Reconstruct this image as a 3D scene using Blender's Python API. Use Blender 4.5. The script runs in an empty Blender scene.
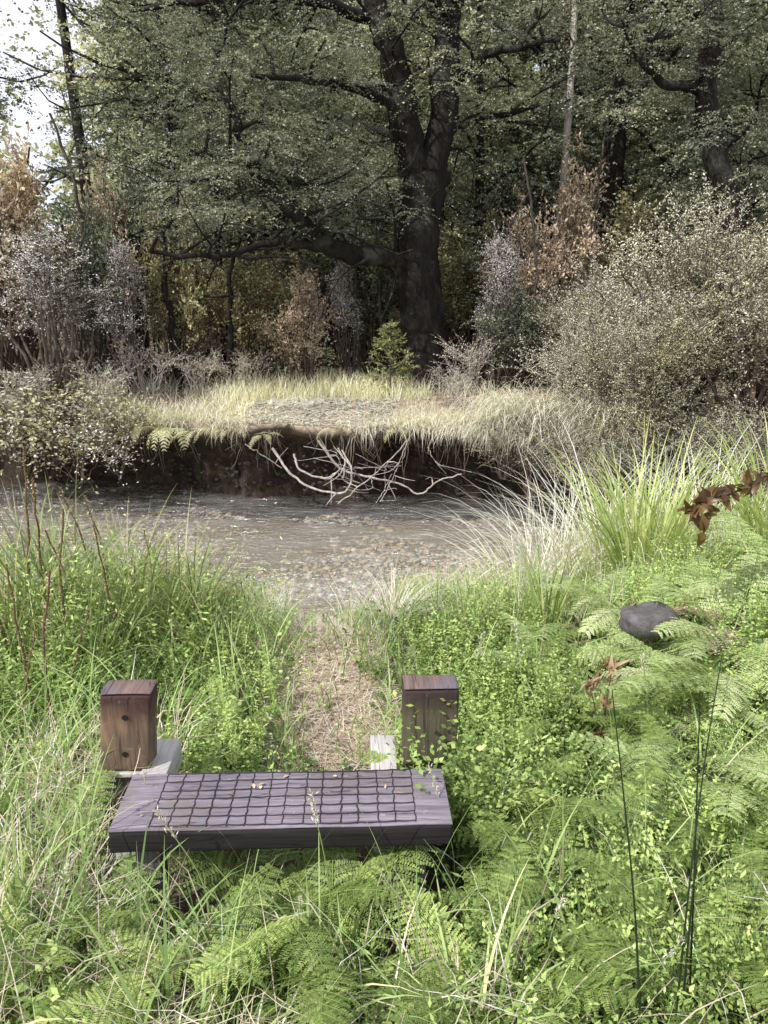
import bpy, math, random
import numpy as np
from mathutils import Vector

R = np.random.default_rng(7)
random.seed(7)
sc = bpy.context.scene
COL = sc.collection
PI = math.pi
PITCH = math.radians(16.0)
CAMH = 1.72
FPX = 770.0

# ------------------------------------------------------------------ helpers
def norm(v):
    v = np.asarray(v, float)
    return v / (np.linalg.norm(v, axis=-1, keepdims=True) + 1e-9)

def X_at(px, y, z=0.0):
    """world x of a picture column at distance y and height z (planning help)"""
    return (px - 384.0) / FPX * (y * math.cos(PITCH) + (CAMH - z) * math.sin(PITCH))

def Z_at(py, y):
    a = math.atan((py - 512.0) / FPX) + PITCH
    return CAMH - y * math.tan(a)

def pt(px, py, y):
    z = Z_at(py, y)
    return (X_at(px, y, z), y, z)

class MB:
    """collects polygons and links them as ONE mesh object"""
    def __init__(self):
        self.V = []; self.F = []; self.N = []; self.T = []; self.n = 0
    def add(self, verts, faces, tint=0.5):
        """verts (n,3), faces (m,k) int"""
        verts = np.asarray(verts, np.float32).reshape(-1, 3)
        faces = np.asarray(faces, np.int64)
        self.V.append(verts)
        self.F.append((faces + self.n).ravel())
        self.N.append(np.full(len(faces), faces.shape[1], np.int64))
        t = np.broadcast_to(np.asarray(tint, np.float32), (len(verts),)) if np.ndim(tint) <= 1 else np.asarray(tint).ravel()
        self.T.append(np.array(t, np.float32))
        self.n += len(verts)
    def mesh(self, name, smooth=False):
        me = bpy.data.meshes.new(name)
        if not self.V:
            return me
        V = np.concatenate(self.V); F = np.concatenate(self.F); N = np.concatenate(self.N); T = np.concatenate(self.T)
        me.vertices.add(len(V)); me.vertices.foreach_set("co", V.ravel())
        me.loops.add(len(F)); me.loops.foreach_set("vertex_index", F.astype(np.int32))
        me.polygons.add(len(N))
        st = np.zeros(len(N), np.int32); st[1:] = np.cumsum(N)[:-1]
        me.polygons.foreach_set("loop_start", st)
        me.polygons.foreach_set("loop_total", N.astype(np.int32))
        if smooth:
            me.polygons.foreach_set("use_smooth", np.ones(len(N), bool))
        a = me.attributes.new("tint", 'FLOAT', 'POINT')
        a.data.foreach_set("value", T)
        me.update(calc_edges=True)
        return me
    def build(self, name, mat, parent=None, smooth=False, loc=None):
        o = bpy.data.objects.new(name, self.mesh(name, smooth))
        COL.objects.link(o)
        o.data.materials.append(mat)
        if parent is not None:
            o.parent = parent
        if loc is not None:
            o.location = loc
        return o

def tag(o, label, cat, group=None, kind=None):
    o["label"] = label; o["category"] = cat
    if group: o["group"] = group
    if kind: o["kind"] = kind
    return o

def thing(name, label, cat, loc=(0, 0, 0), rz=0.0, group=None, scale=None):
    o = bpy.data.objects.new(name, None)
    COL.objects.link(o)
    o.empty_display_size = 0.1
    o.location = loc; o.rotation_euler = (0, 0, rz)
    if scale is not None:
        o.scale = (scale,) * 3 if np.isscalar(scale) else scale
    return tag(o, label, cat, group)

def dup(root, loc, rz, scale, label, group=None, tilt=(0, 0)):
    r = root.copy(); COL.objects.link(r)
    r.location = loc; r.rotation_euler = (tilt[0], tilt[1], rz)
    r.scale = (scale,) * 3 if np.isscalar(scale) else scale
    r["label"] = label
    if group: r["group"] = group
    for ch in list(root.children):
        c = ch.copy(); COL.objects.link(c); c.parent = r
        for g in list(ch.children):
            d = g.copy(); COL.objects.link(d); d.parent = c
    return r

class Kind:
    """first placement moves the prototype itself, later ones copy it"""
    def __init__(self, root):
        self.root = root; self.used = False
    def place(self, loc, rz, scale, label, group=None, tilt=(0, 0)):
        if not self.used:
            self.used = True
            r = self.root
            r.location = loc; r.rotation_euler = (tilt[0], tilt[1], rz)
            r.scale = (scale,) * 3 if np.isscalar(scale) else scale
            r["label"] = label
            if group: r["group"] = group
            return r
        return dup(self.root, loc, rz, scale, label, group, tilt)

# ---- geometry primitives (vectorised)
def leaves(mb, P, D, Nn, L, W, tint, fold=0.0):
    """n rhombic leaves: base P, axis D, normal Nn, length L, width W"""
    P = np.asarray(P, float); n = len(P)
    if n == 0: return
    D = norm(D); S = norm(np.cross(D, Nn)); U = np.cross(S, D)
    L = np.broadcast_to(np.asarray(L, float), (n,))[:, None]; W = np.broadcast_to(np.asarray(W, float), (n,))[:, None]
    a = P; c = P + D * L
    m = P + D * L * 0.45
    b = m + S * W * .5 + U * W * fold; d = m - S * W * .5 + U * W * fold
    V = np.stack([a, b, c, d], 1).reshape(-1, 3)
    F = np.arange(n * 4).reshape(n, 4)
    mb.add(V, F, np.repeat(np.broadcast_to(np.asarray(tint, float), (n,)), 4))

def bigleaves(mb, P, D, Nn, L, W, tint, fold=.25, curl=.6):
    """n pointed leaves with a midrib fold and a curl along their length"""
    P = np.asarray(P, float); n = len(P)
    D = norm(D); S = norm(np.cross(D, Nn)); U = np.cross(S, D)
    L = np.broadcast_to(np.asarray(L, float), (n,))[:, None]; W = np.broadcast_to(np.asarray(W, float), (n,))[:, None]
    c = curl * R.uniform(.2, 1.4, n)[:, None]; prof = (.12, .75, 1.0, .78, .38, .03); m = len(prof)
    V = []
    for k, w in enumerate(prof):
        t = k / (m - 1)
        mid = P + D * L * (t - .18 * c * t ** 2) - U * L * c * .5 * t ** 2
        wv = S * W * .5 * w * (1 + R.normal(0, .12, (n, 1)))
        V += [mid - wv + U * W * fold * w, mid, mid + wv + U * W * fold * w]
    V = np.stack(V, 1).reshape(-1, 3)
    f = np.array([[3 * k + j, 3 * k + j + 1, 3 * k + j + 4, 3 * k + j + 3] for k in range(m - 1) for j in (0, 1)])
    F = (np.arange(n)[:, None, None] * 3 * m + f[None]).reshape(-1, 4)
    mb.add(V, F, np.repeat(np.broadcast_to(np.asarray(tint, float), (n,)), 3 * m))

def blades(mb, B, az, L, W, lean, curl, tint, seg=4, kink=0.0):
    """grass blades: base B, heading az, length L, lean from vertical at base, curl added along it"""
    n = len(B)
    if n == 0: return
    L = np.broadcast_to(np.asarray(L, float), (n,)); W = np.broadcast_to(np.asarray(W, float), (n,))
    lean = np.broadcast_to(np.asarray(lean, float), (n,)); curl = np.broadcast_to(np.asarray(curl, float), (n,))
    H = np.stack([np.cos(az), np.sin(az), np.zeros(n)], 1)
    S = np.stack([-np.sin(az), np.cos(az), np.zeros(n)], 1)
    tw = R.uniform(-.9, .9, n)[:, None]
    S = norm(S * np.cos(tw) + H * np.sin(tw))
    pts = [np.asarray(B, float)]
    for k in range(seg):
        a = lean + curl * ((k + .5) / seg) ** 1.5
        if kink: a = a + (k == seg - 2) * R.uniform(0, kink, n)
        d = H * np.sin(a)[:, None] + np.array([0, 0, 1.0]) * np.cos(a)[:, None]
        pts.append(pts[-1] + d * (L / seg)[:, None])
    V = []; 
    for k, p in enumerate(pts):
        t = k / seg
        w = (W * (1 - t ** 2.2) * (0.55 + 0.45 * min(1, t * 4)) + .0004)[:, None] * .5
        V += [p - S * w, p + S * w]
    m = 2 * (seg + 1)
    V = np.stack(V, 1).reshape(-1, 3)
    f = np.array([[2 * k, 2 * k + 1, 2 * k + 3, 2 * k + 2] for k in range(seg)])
    F = (np.arange(n)[:, None, None] * m + f[None]).reshape(-1, 4)
    tt = np.broadcast_to(np.asarray(tint, float), (n,))
    mb.add(V, F, np.repeat(tt, m))

def sticks(mb, A, B, ra, rb, tint=0.5, sides=3):
    """n straight tapered sticks"""
    A = np.asarray(A, float); B = np.asarray(B, float); n = len(A)
    if n == 0: return
    d = norm(B - A)
    ref = np.where(np.abs(d[:, 2:3]) > .9, np.array([[1., 0, 0]]), np.array([[0, 0, 1.]]))
    u = norm(np.cross(d, ref)); v = np.cross(d, u)
    ra = np.broadcast_to(np.asarray(ra, float), (n,))[:, None]; rb = np.broadcast_to(np.asarray(rb, float), (n,))[:, None]
    V = []
    for P, r in ((A, ra), (B, rb)):
        for k in range(sides):
            a = 2 * PI * k / sides
            V.append(P + (u * math.cos(a) + v * math.sin(a)) * r)
    V = np.stack(V, 1).reshape(-1, 3)
    f = np.array([[k, (k + 1) % sides, sides + (k + 1) % sides, sides + k] for k in range(sides)])
    F = (np.arange(n)[:, None, None] * 2 * sides + f[None]).reshape(-1, 4)
    mb.add(V, F, np.repeat(np.broadcast_to(np.asarray(tint, float), (n,)), 2 * sides))

def tube(mb, P, r, sides=8, tint=0.5, lump=0.0, cap=True):
    """one bent tapered tube along the points P"""
    P = np.asarray(P, float); n = len(P); r = np.broadcast_to(np.asarray(r, float), (n,))
    T = np.gradient(P, axis=0); T = norm(T)
    u = np.cross(T[0], [0, 1, 0.1]); u = norm(u)
    V = []
    for k in range(n):
        u = norm(u - T[k] * np.dot(u, T[k])); v = np.cross(T[k], u)
        a = np.arange(sides) * 2 * PI / sides
        rr = r[k] * (1 + (R.normal(0, lump, sides) if lump else 0))
        V.append(P[k] + (np.cos(a)[:, None] * u + np.sin(a)[:, None] * v) * np.reshape(rr, (-1, 1)) if lump else
                 P[k] + (np.cos(a)[:, None] * u + np.sin(a)[:, None] * v) * r[k])
    V = np.concatenate(V)
    F = []
    for k in range(n - 1):
        for j in range(sides):
            F.append([k * sides + j, k * sides + (j + 1) % sides, (k + 1) * sides + (j + 1) % sides, (k + 1) * sides + j])
    mb.add(V, np.array(F), tint)
    if cap:
        e = (n - 1) * sides
        mb.add(V[e:e + sides], np.arange(sides)[None], tint)
        mb.add(V[:sides], np.arange(sides)[None, ::-1], tint)

def smooth_path(P, m=4, jit=0.0):
    """Catmull-Rom through the points"""
    P = np.asarray(P, float)
    Q = np.vstack([2 * P[0] - P[1], P, 2 * P[-1] - P[-2]])
    out = []
    for i in range(1, len(Q) - 2):
        p0, p1, p2, p3 = Q[i - 1], Q[i], Q[i + 1], Q[i + 2]
        for t in np.arange(m) / m:
            out.append(.5 * ((2 * p1) + (-p0 + p2) * t + (2 * p0 - 5 * p1 + 4 * p2 - p3) * t * t + (-p0 + 3 * p1 - 3 * p2 + p3) * t ** 3))
    out.append(P[-1])
    out = np.array(out)
    if jit: out[1:-1] += R.normal(0, jit, (len(out) - 2, 3))
    return out

def ramp_r(a, b, n):
    return np.linspace(a, b, n)

def twig_leaves(mb, O, D, L, m, ll, lw, tint, droop=.3, spread=.6, njit=.5, tj=.15, tmin=.1, wood=None, wr=.003):
    """leaves set along n bent twigs"""
    O = np.asarray(O, float); D = norm(D); n = len(O)
    L = np.broadcast_to(np.asarray(L, float), (n,))
    t = tmin + (1 - tmin) * (np.arange(m)[None, :] + R.uniform(0, 1, (n, m))) / m
    side = np.where((np.arange(m) % 2)[None, :] == 0, 1., -1.) * np.ones((n, 1))
    p = O[:, None] + D[:, None] * (t * L[:, None])[..., None]
    p[..., 2] -= droop * L[:, None] * t ** 2
    up = np.array([0, 0, 1.])
    S = norm(np.cross(D, up) + R.normal(0, .05, (n, 3)))
    ld = D[:, None] * (1 - spread) + S[:, None] * (side * spread)[..., None] + R.normal(0, .35, (n, m, 3))
    nn = up + R.normal(0, njit, (n, m, 3))
    k = n * m
    sz = R.uniform(.6, 1.25, k)
    tt = (np.broadcast_to(np.asarray(tint, float), (n,))[:, None] + R.normal(0, tj, (n, m))).ravel()
    leaves(mb, p.reshape(k, 3), ld.reshape(k, 3), nn.reshape(k, 3), ll * sz, lw * sz, np.clip(tt, 0, 1))
    if wood is not None:
        M = O + D * L[:, None] * .5; M[:, 2] -= droop * L * .25
        E = O + D * L[:, None]; E[:, 2] -= droop * L
        sticks(wood, O, M, wr, wr * .7); sticks(wood, M, E, wr * .7, wr * .3)

# ------------------------------------------------------------------ materials
def new_mat(name):
    m = bpy.data.materials.new(name); m.use_nodes = True
    nt = m.node_tree; nt.nodes.clear()
    out = nt.nodes.new("ShaderNodeOutputMaterial")
    return m, nt, out

def ramp(nt, stops, interp='LINEAR'):
    r = nt.nodes.new("ShaderNodeValToRGB"); cr = r.color_ramp; cr.interpolation = interp
    while len(cr.elements) > 1: cr.elements.remove(cr.elements[-1])
    cr.elements[0].position = stops[0][0]; cr.elements[0].color = (*stops[0][1], 1)
    for p, c in stops[1:]:
        e = cr.elements.new(p); e.color = (*c, 1)
    return r

def noise(nt, scale, detail=4, rough=.6, coord='Object', dist=0.0, vec=None):
    n = nt.nodes.new("ShaderNodeTexNoise"); n.inputs["Scale"].default_value = scale
    n.inputs["Detail"].default_value = detail; n.inputs["Roughness"].default_value = rough
    n.inputs["Distortion"].default_value = dist
    if vec is None:
        tc = nt.nodes.new("ShaderNodeTexCoord"); vec = tc.outputs[coord]
    nt.links.new(vec, n.inputs["Vector"])
    return n

def mixc(nt, fac, a, b, mode='MIX'):
    m = nt.nodes.new("ShaderNodeMix"); m.data_type = 'RGBA'; m.blend_type = mode
    for s, v in ((0, fac), (6, a), (7, b)):
        if hasattr(v, "links") or hasattr(v, "is_linked"):
            nt.links.new(v, m.inputs[s])
        else:
            m.inputs[s].default_value = v if s == 0 else (*v, 1)
    return m.outputs[2]

def leaf_mat(name, stops, trans=.32, rough=.55, spec=.35, gain=1.0):
    m, nt, out = new_mat(name)
    at = nt.nodes.new("ShaderNodeAttribute"); at.attribute_name = "tint"
    stops = [(p, tuple(min(.85, x * gain * GAIN) for x in c)) for p, c in stops]
    r = ramp(nt, stops); nt.links.new(at.outputs["Fac"], r.inputs[0])
    nz = noise(nt, 1.1, 3)
    hs = nt.nodes.new("ShaderNodeHueSaturation")
    mr = nt.nodes.new("ShaderNodeMapRange"); mr.inputs[1].default_value = .3; mr.inputs[2].default_value = .7
    mr.inputs[3].default_value = .72; mr.inputs[4].default_value = 1.25
    nt.links.new(nz.outputs[0], mr.inputs[0]); nt.links.new(mr.outputs[0], hs.inputs["Value"])
    nt.links.new(r.outputs[0], hs.inputs["Color"])
    b = nt.nodes.new("ShaderNodeBsdfPrincipled"); b.inputs["Roughness"].default_value = rough
    b.inputs["Specular IOR Level"].default_value = spec
    nt.links.new(hs.outputs[0], b.inputs["Base Color"])
    t = nt.nodes.new("ShaderNodeBsdfTranslucent")
    tc = mixc(nt, 1.0, hs.outputs[0], (1.0, .98, .62), 'MULTIPLY'); nt.links.new(tc, t.inputs[0])
    mx = nt.nodes.new("ShaderNodeMixShader"); mx.inputs[0].default_value = trans
    nt.links.new(b.outputs[0], mx.inputs[1]); nt.links.new(t.outputs[0], mx.inputs[2])
    nt.links.new(mx.outputs[0], out.inputs[0])
    return m

def bark_mat(name, c0, c1, c2, scale=6, stretch=.25, bump=.6, rough=.9):
    m, nt, out = new_mat(name)
    tc = nt.nodes.new("ShaderNodeTexCoord"); mp = nt.nodes.new("ShaderNodeMapping")
    mp.inputs["Scale"].default_value = (1, 1, stretch)
    nt.links.new(tc.outputs["Object"], mp.inputs[0])
    n1 = noise(nt, scale * 3, 6, .7, vec=mp.outputs[0], dist=.6)
    n2 = noise(nt, scale * .5, 4, .6, vec=tc.outputs["Object"])
    r1 = ramp(nt, [(.3, c0), (.7, c1)]); nt.links.new(n1.outputs[0], r1.inputs[0])
    r2 = ramp(nt, [(.55, (0, 0, 0)), (.68, (1, 1, 1))]); nt.links.new(n2.outputs[0], r2.inputs[0])
    c = mixc(nt, r2.outputs[0], r1.outputs[0], c2)
    b = nt.nodes.new("ShaderNodeBsdfPrincipled"); b.inputs["Roughness"].default_value = rough
    b.inputs["Specular IOR Level"].default_value = .2
    nt.links.new(c, b.inputs["Base Color"])
    bp = nt.nodes.new("ShaderNodeBump"); bp.inputs["Strength"].default_value = bump; bp.inputs["Distance"].default_value = .03
    nt.links.new(n1.outputs[0], bp.inputs["Height"]); nt.links.new(bp.outputs[0], b.inputs["Normal"])
    nt.links.new(b.outputs[0], out.inputs[0])
    return m

M = {}
GAIN = 1.95
M['beech'] = leaf_mat('beech_leaf', [(0, (.022, .025, .021)), (.45, (.056, .061, .046)), (.8, (.105, .110, .080)), (1, (.18, .182, .135))], .30, .45, .5, gain=2.15)
M['beech2'] = leaf_mat('beech_leaf_light', [(0, (.042, .046, .035)), (.5, (.095, .102, .070)), (1, (.20, .21, .145))], .35, .5, .4, gain=2.4)
M['dark'] = leaf_mat('dark_leaf', [(0, (.018, .022, .017)), (.6, (.047, .055, .038)), (1, (.09, .095, .062))], .25, .45, .5, gain=2.2)
M['far'] = leaf_mat('far_leaf', [(0, (.06, .068, .05)), (.5, (.12, .13, .09)), (1, (.20, .21, .15))], .35, gain=2.6)  # paler than nearer foliage: distance haze put into the leaf colour
M['tan'] = leaf_mat('tan_leaf', [(0, (.20, .175, .11)), (.5, (.40, .35, .23)), (1, (.56, .51, .37))], .3, gain=1.6)
M['tangreen'] = leaf_mat('tan_green_leaf', [(0, (.19, .18, .10)), (.5, (.38, .345, .21)), (1, (.56, .52, .35))], .3, gain=1.6)
M['brown'] = leaf_mat('brown_leaf', [(0, (.06, .046, .035)), (.5, (.165, .13, .098)), (1, (.34, .285, .215))], .3, gain=2.3)
M['rust'] = leaf_mat('rusty_leaf', [(0, (.08, .054, .04)), (.5, (.235, .17, .122)), (1, (.44, .36, .27))], .3, gain=2.1)
M['olive'] = leaf_mat('olive_leaf', [(0, (.04, .04, .022)), (.5, (.11, .105, .056)), (1, (.21, .195, .115))], .3, gain=2.1)
M['lichen'] = leaf_mat('lichen_twig', [(0, (.18, .155, .115)), (.5, (.36, .32, .25)), (1, (.53, .49, .40))], .15, .9, .1, gain=1.8)
M['pinkgrey'] = leaf_mat('pink_grey_twig', [(0, (.15, .12, .09)), (.5, (.33, .275, .215)), (1, (.52, .45, .37))], .2, .9, .1, gain=1.5)
M['herb'] = leaf_mat('herb_leaf', [(0, (.030, .054, .015)), (.5, (.138, .198, .056)), (1, (.29, .35, .13))], 0.3, .5, .35, gain=1.15)
M['fern'] = leaf_mat('fern_leaf', [(0, (.06, .09, .025)), (.5, (.16, .215, .062)), (1, (.30, .355, .125))], 0.32, .5, .3, gain=1.15)
M['fernpale'] = leaf_mat('fern_leaf_pale', [(0, (.12, .17, .065)), (.5, (.26, .32, .14)), (1, (.42, .46, .25))], .4, .5, .3, gain=1.2)
M['ferngrey'] = leaf_mat('fern_leaf_dry', [(0, (.13, .12, .07)), (.5, (.30, .29, .18)), (1, (.5, .49, .34))], .35, .6, .3, gain=1.3)
M['grass'] = leaf_mat('grass_blade', [(0, (.055, .085, .03)), (.4, (.12, .18, .06)), (.75, (.22, .28, .115)), (1, (.40, .38, .22))], 0.32, .45, .4, gain=1.1)
M['straw'] = leaf_mat('straw_blade', [(0, (.14, .115, .09)), (.5, (.35, .305, .245)), (1, (.60, .55, .45))], .3, .6, .3, gain=1.1)
M['sedge'] = leaf_mat('sedge_blade', [(0, (.05, .055, .022)), (.45, (.115, .135, .05)), (.8, (.22, .22, .09)), (1, (.36, .28, .16))], .33, .45, .4, gain=0.9)
M['reed'] = leaf_mat('reed_blade', [(0, (.045, .06, .022)), (.45, (.105, .145, .05)), (.8, (.20, .23, .09)), (1, (.34, .28, .16))], .3, .45, .4)
M['limegrass'] = leaf_mat('lime_grass', [(0, (.12, .17, .05)), (.5, (.25, .31, .11)), (1, (.42, .45, .22))], .42, .45, .35)
M['bankgrass'] = leaf_mat('bank_grass_blade', [(0, (.17, .17, .09)), (.5, (.34, .335, .21)), (1, (.50, .47, .34))], .35, .5, .3, gain=1.4)
M['pinkgrass'] = leaf_mat('dead_hanging_grass', [(0, (.18, .13, .095)), (.5, (.43, .35, .262)), (1, (.62, .55, .44))], .25, .7, .2, gain=1.4)
M['deadleaf'] = leaf_mat('dead_leaf', [(0, (.06, .035, .022)), (.5, (.17, .105, .065)), (1, (.32, .235, .16))], .35, .4, .4)
M['redleaf'] = leaf_mat('red_brown_leaf', [(0, (.03, .018, .010)), (.5, (.075, .042, .018)), (1, (.15, .105, .04))], .4, .35, .5)
M['litter'] = leaf_mat('leaf_litter', [(0, (.06, .042, .03)), (.5, (.2, .145, .1)), (1, (.42, .34, .26))], .1, .8, .2)
M['rush'] = leaf_mat('rush', [(0, (.005, .010, .004)), (1, (.012, .020, .008))], .03, .6, .2)
M['bark'] = bark_mat('dark_bark', (.007, .006, .0055), (.036, .031, .027), (.075, .078, .066), 5, .25, 1.0)
M['bark2'] = bark_mat('grey_bark', (.03, .026, .023), (.10, .088, .076), (.15, .15, .13), 6)
M['palebark'] = bark_mat('pale_bark', (.34, .31, .28), (.62, .58, .53), (.22, .2, .17), 5)
M['twig'] = bark_mat('twig', (.06, .045, .035), (.16, .13, .105), (.2, .18, .15), 10)
M['deadwood'] = bark_mat('bleached_wood', (.17, .145, .12), (.62, .58, .54), (.24, .20, .17), 14, .6, .3)
M['root'] = bark_mat('root', (.10, .075, .055), (.24, .195, .155), (.30, .26, .22), 14)
M['stalk'] = bark_mat('dry_stalk', (.09, .055, .03), (.2, .135, .07), (.16, .15, .06), 20)

def timber_mat(name, c0, c1, c2, stain=None, axis=0, rough=.85, spots=None):
    m, nt, out = new_mat(name)
    tc = nt.nodes.new("ShaderNodeTexCoord"); mp = nt.nodes.new("ShaderNodeMapping")
    s = [30, 30, 30]; s[axis] = 1.6
    mp.inputs["Scale"].default_value = s
    nt.links.new(tc.outputs["Object"], mp.inputs[0])
    n1 = noise(nt, 2.2, 6, .65, vec=mp.outputs[0], dist=.5)
    n2 = noise(nt, 7, 5, .65, vec=tc.outputs["Object"])
    n3 = noise(nt, 90, 3, .7, vec=tc.outputs["Object"])
    r1 = ramp(nt, [(.32, c0), (.68, c1)]); nt.links.new(n1.outputs[0], r1.inputs[0])
    r2 = ramp(nt, [(.48, (0, 0, 0)), (.66, (1, 1, 1))]); nt.links.new(n2.outputs[0], r2.inputs[0])
    c = mixc(nt, r2.outputs[0], r1.outputs[0], c2)
    if stain:
        geo = nt.nodes.new("ShaderNodeSeparateXYZ"); nt.links.new(tc.outputs["Object"], geo.inputs[0])
        zz = nt.nodes.new("ShaderNodeMath"); zz.operation = 'ADD'
        nt.links.new(geo.outputs[2], zz.inputs[0])
        sc_ = nt.nodes.new("ShaderNodeMath"); sc_.operation = 'MULTIPLY'; sc_.inputs[1].default_value = .14
        nt.links.new(n2.outputs[0], sc_.inputs[0]); nt.links.new(sc_.outputs[0], zz.inputs[1])
        r3 = ramp(nt, [(stain[1], (0, 0, 0)), (stain[2], (1, 1, 1))]); nt.links.new(zz.outputs[0], r3.inputs[0])
        c = mixc(nt, r3.outputs[0], c, stain[0])
    n5 = noise(nt, 1.1, 3, .5, vec=mp.outputs[0], dist=1.0)
    r5 = ramp(nt, [(.40, (0, 0, 0)), (.425, (1, 1, 1))]); nt.links.new(n5.outputs[0], r5.inputs[0])
    r6 = ramp(nt, [(.38, (1, 1, 1)), (.40, (0, 0, 0))]); nt.links.new(n5.outputs[0], r6.inputs[0])
    crk = mixc(nt, 1.0, r5.outputs[0], r6.outputs[0], 'ADD')
    cm = ramp(nt, [(0, (.38, .36, .35)), (1, (1, 1, 1))]); nt.links.new(crk, cm.inputs[0])
    c = mixc(nt, 1.0, c, cm.outputs[0], 'MULTIPLY')
    if spots:
        n4 = noise(nt, 28, 5, .75, vec=tc.outputs["Object"]); r4 = ramp(nt, [(.60, (0, 0, 0)), (.68, (.75, .75, .75))]); nt.links.new(n4.outputs[0], r4.inputs[0])
        c = mixc(nt, r4.outputs[0], c, spots)
    b = nt.nodes.new("ShaderNodeBsdfPrincipled"); b.inputs["Roughness"].default_value = rough
    b.inputs["Specular IOR Level"].default_value = .3
    nt.links.new(c, b.inputs["Base Color"])
    bp = nt.nodes.new("ShaderNodeBump"); bp.inputs["Strength"].default_value = .5; bp.inputs["Distance"].default_value = .006
    nt.links.new(n1.outputs[0], bp.inputs["Height"]); nt.links.new(bp.outputs[0], b.inputs["Normal"])
    nt.links.new(b.outputs[0], out.inputs[0])
    return m

M['seat'] = timber_mat('weathered_seat_timber', (.11, .096, .118), (.275, .248, .295), (.17, .145, .15), axis=0, spots=(.30, .29, .29))
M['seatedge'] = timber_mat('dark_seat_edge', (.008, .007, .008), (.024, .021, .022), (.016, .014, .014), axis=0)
M['post'] = timber_mat('brown_post_timber', (.06, .04, .028), (.27, .175, .115), (.12, .095, .07), axis=2, stain=((.055, .028, .026), .52, .60), spots=(.19, .19, .14))
M['mossypost'] = timber_mat('mossy_post_timber', (.05, .045, .03), (.15, .13, .085), (.085, .105, .045), axis=2, stain=((.045, .03, .028), .52, .60), spots=(.13, .17, .07))
M['posttop'] = timber_mat('post_end_grain', (.09, .065, .06), (.22, .155, .14), (.13, .12, .14), axis=1)
M['greytimber'] = timber_mat('grey_timber', (.06, .057, .055), (.135, .128, .122), (.10, .097, .083), axis=2)
M['beam'] = timber_mat('pale_beam_timber', (.36, .35, .34), (.58, .57, .55), (.40, .39, .38), axis=1)

def plain(name, c, rough=.7, metal=0.0):
    m, nt, out = new_mat(name)
    n = noise(nt, 40, 4); r = ramp(nt, [(.3, tuple(x * .7 for x in c)), (.7, tuple(min(1, x * 1.3) for x in c))])
    nt.links.new(n.outputs[0], r.inputs[0])
    b = nt.nodes.new("ShaderNodeBsdfPrincipled"); b.inputs["Roughness"].default_value = rough; b.inputs["Metallic"].default_value = metal
    nt.links.new(r.outputs[0], b.inputs["Base Color"]); nt.links.new(b.outputs[0], out.inputs[0])
    return m
M['paleleaf'] = leaf_mat('pale_bramble_leaf', [(0, (.06, .055, .04)), (.5, (.2, .18, .14)), (1, (.46, .42, .36))], .2, .5, .4, gain=1.3)
M['sap'] = leaf_mat('sapling_leaf', [(0, (.055, .065, .028)), (.5, (.14, .155, .07)), (1, (.27, .28, .15))], .35, gain=1.3)
M['wire'] = plain('netting_wire', (.035, .032, .04), .55, .3)
M['hole'] = plain('bolt_hole', (.006, .005, .005), .9)
M['bankstone'] = bark_mat('bank_stone', (.03, .028, .026), (.09, .085, .08), (.05, .045, .04), 5, 1, .4)
M['stone'] = bark_mat('stone', (.09, .085, .085), (.24, .23, .22), (.15, .14, .12), 5, 1, .4)

def ground_mat():
    m, nt, out = new_mat('ground_soil')
    at = nt.nodes.new("ShaderNodeAttribute"); at.attribute_name = "tint"
    n1 = noise(nt, 9, 8, .7); n2 = noise(nt, 60, 5, .7); n3 = noise(nt, 1.3, 4)
    soil = ramp(nt, [(.3, (.03, .022, .016)), (.5, (.075, .056, .04)), (.7, (.15, .12, .09))]); nt.links.new(n1.outputs[0], soil.inputs[0])
    dry = ramp(nt, [(.3, (.2, .15, .105)), (.5, (.38, .31, .235)), (.72, (.58, .51, .41))]); nt.links.new(n2.outputs[0], dry.inputs[0])
    dk = ramp(nt, [(0, (.5, .5, .5)), (.09, (1, 1, 1))]); nt.links.new(at.outputs["Fac"], dk.inputs[0])  # darkens soil on the undercut rows: overhang shade put into the colour
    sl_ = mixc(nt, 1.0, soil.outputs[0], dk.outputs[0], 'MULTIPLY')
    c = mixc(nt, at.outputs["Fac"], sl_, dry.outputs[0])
    b = nt.nodes.new("ShaderNodeBsdfPrincipled"); b.inputs["Roughness"].default_value = .95
    b.inputs["Specular IOR Level"].default_value = .15
    nt.links.new(c, b.inputs["Base Color"])
    bp = nt.nodes.new("ShaderNodeBump"); bp.inputs["Strength"].default_value = .5; bp.inputs["Distance"].default_value = .03
    add = nt.nodes.new("ShaderNodeMath"); add.operation = 'ADD'
    nt.links.new(n1.outputs[0], add.inputs[0]); nt.links.new(n2.outputs[0], add.inputs[1])
    nt.links.new(add.outputs[0], bp.inputs["Height"]); nt.links.new(bp.outputs[0], b.inputs["Normal"])
    nt.links.new(b.outputs[0], out.inputs[0])
    return m
M['ground'] = ground_mat()

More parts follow.
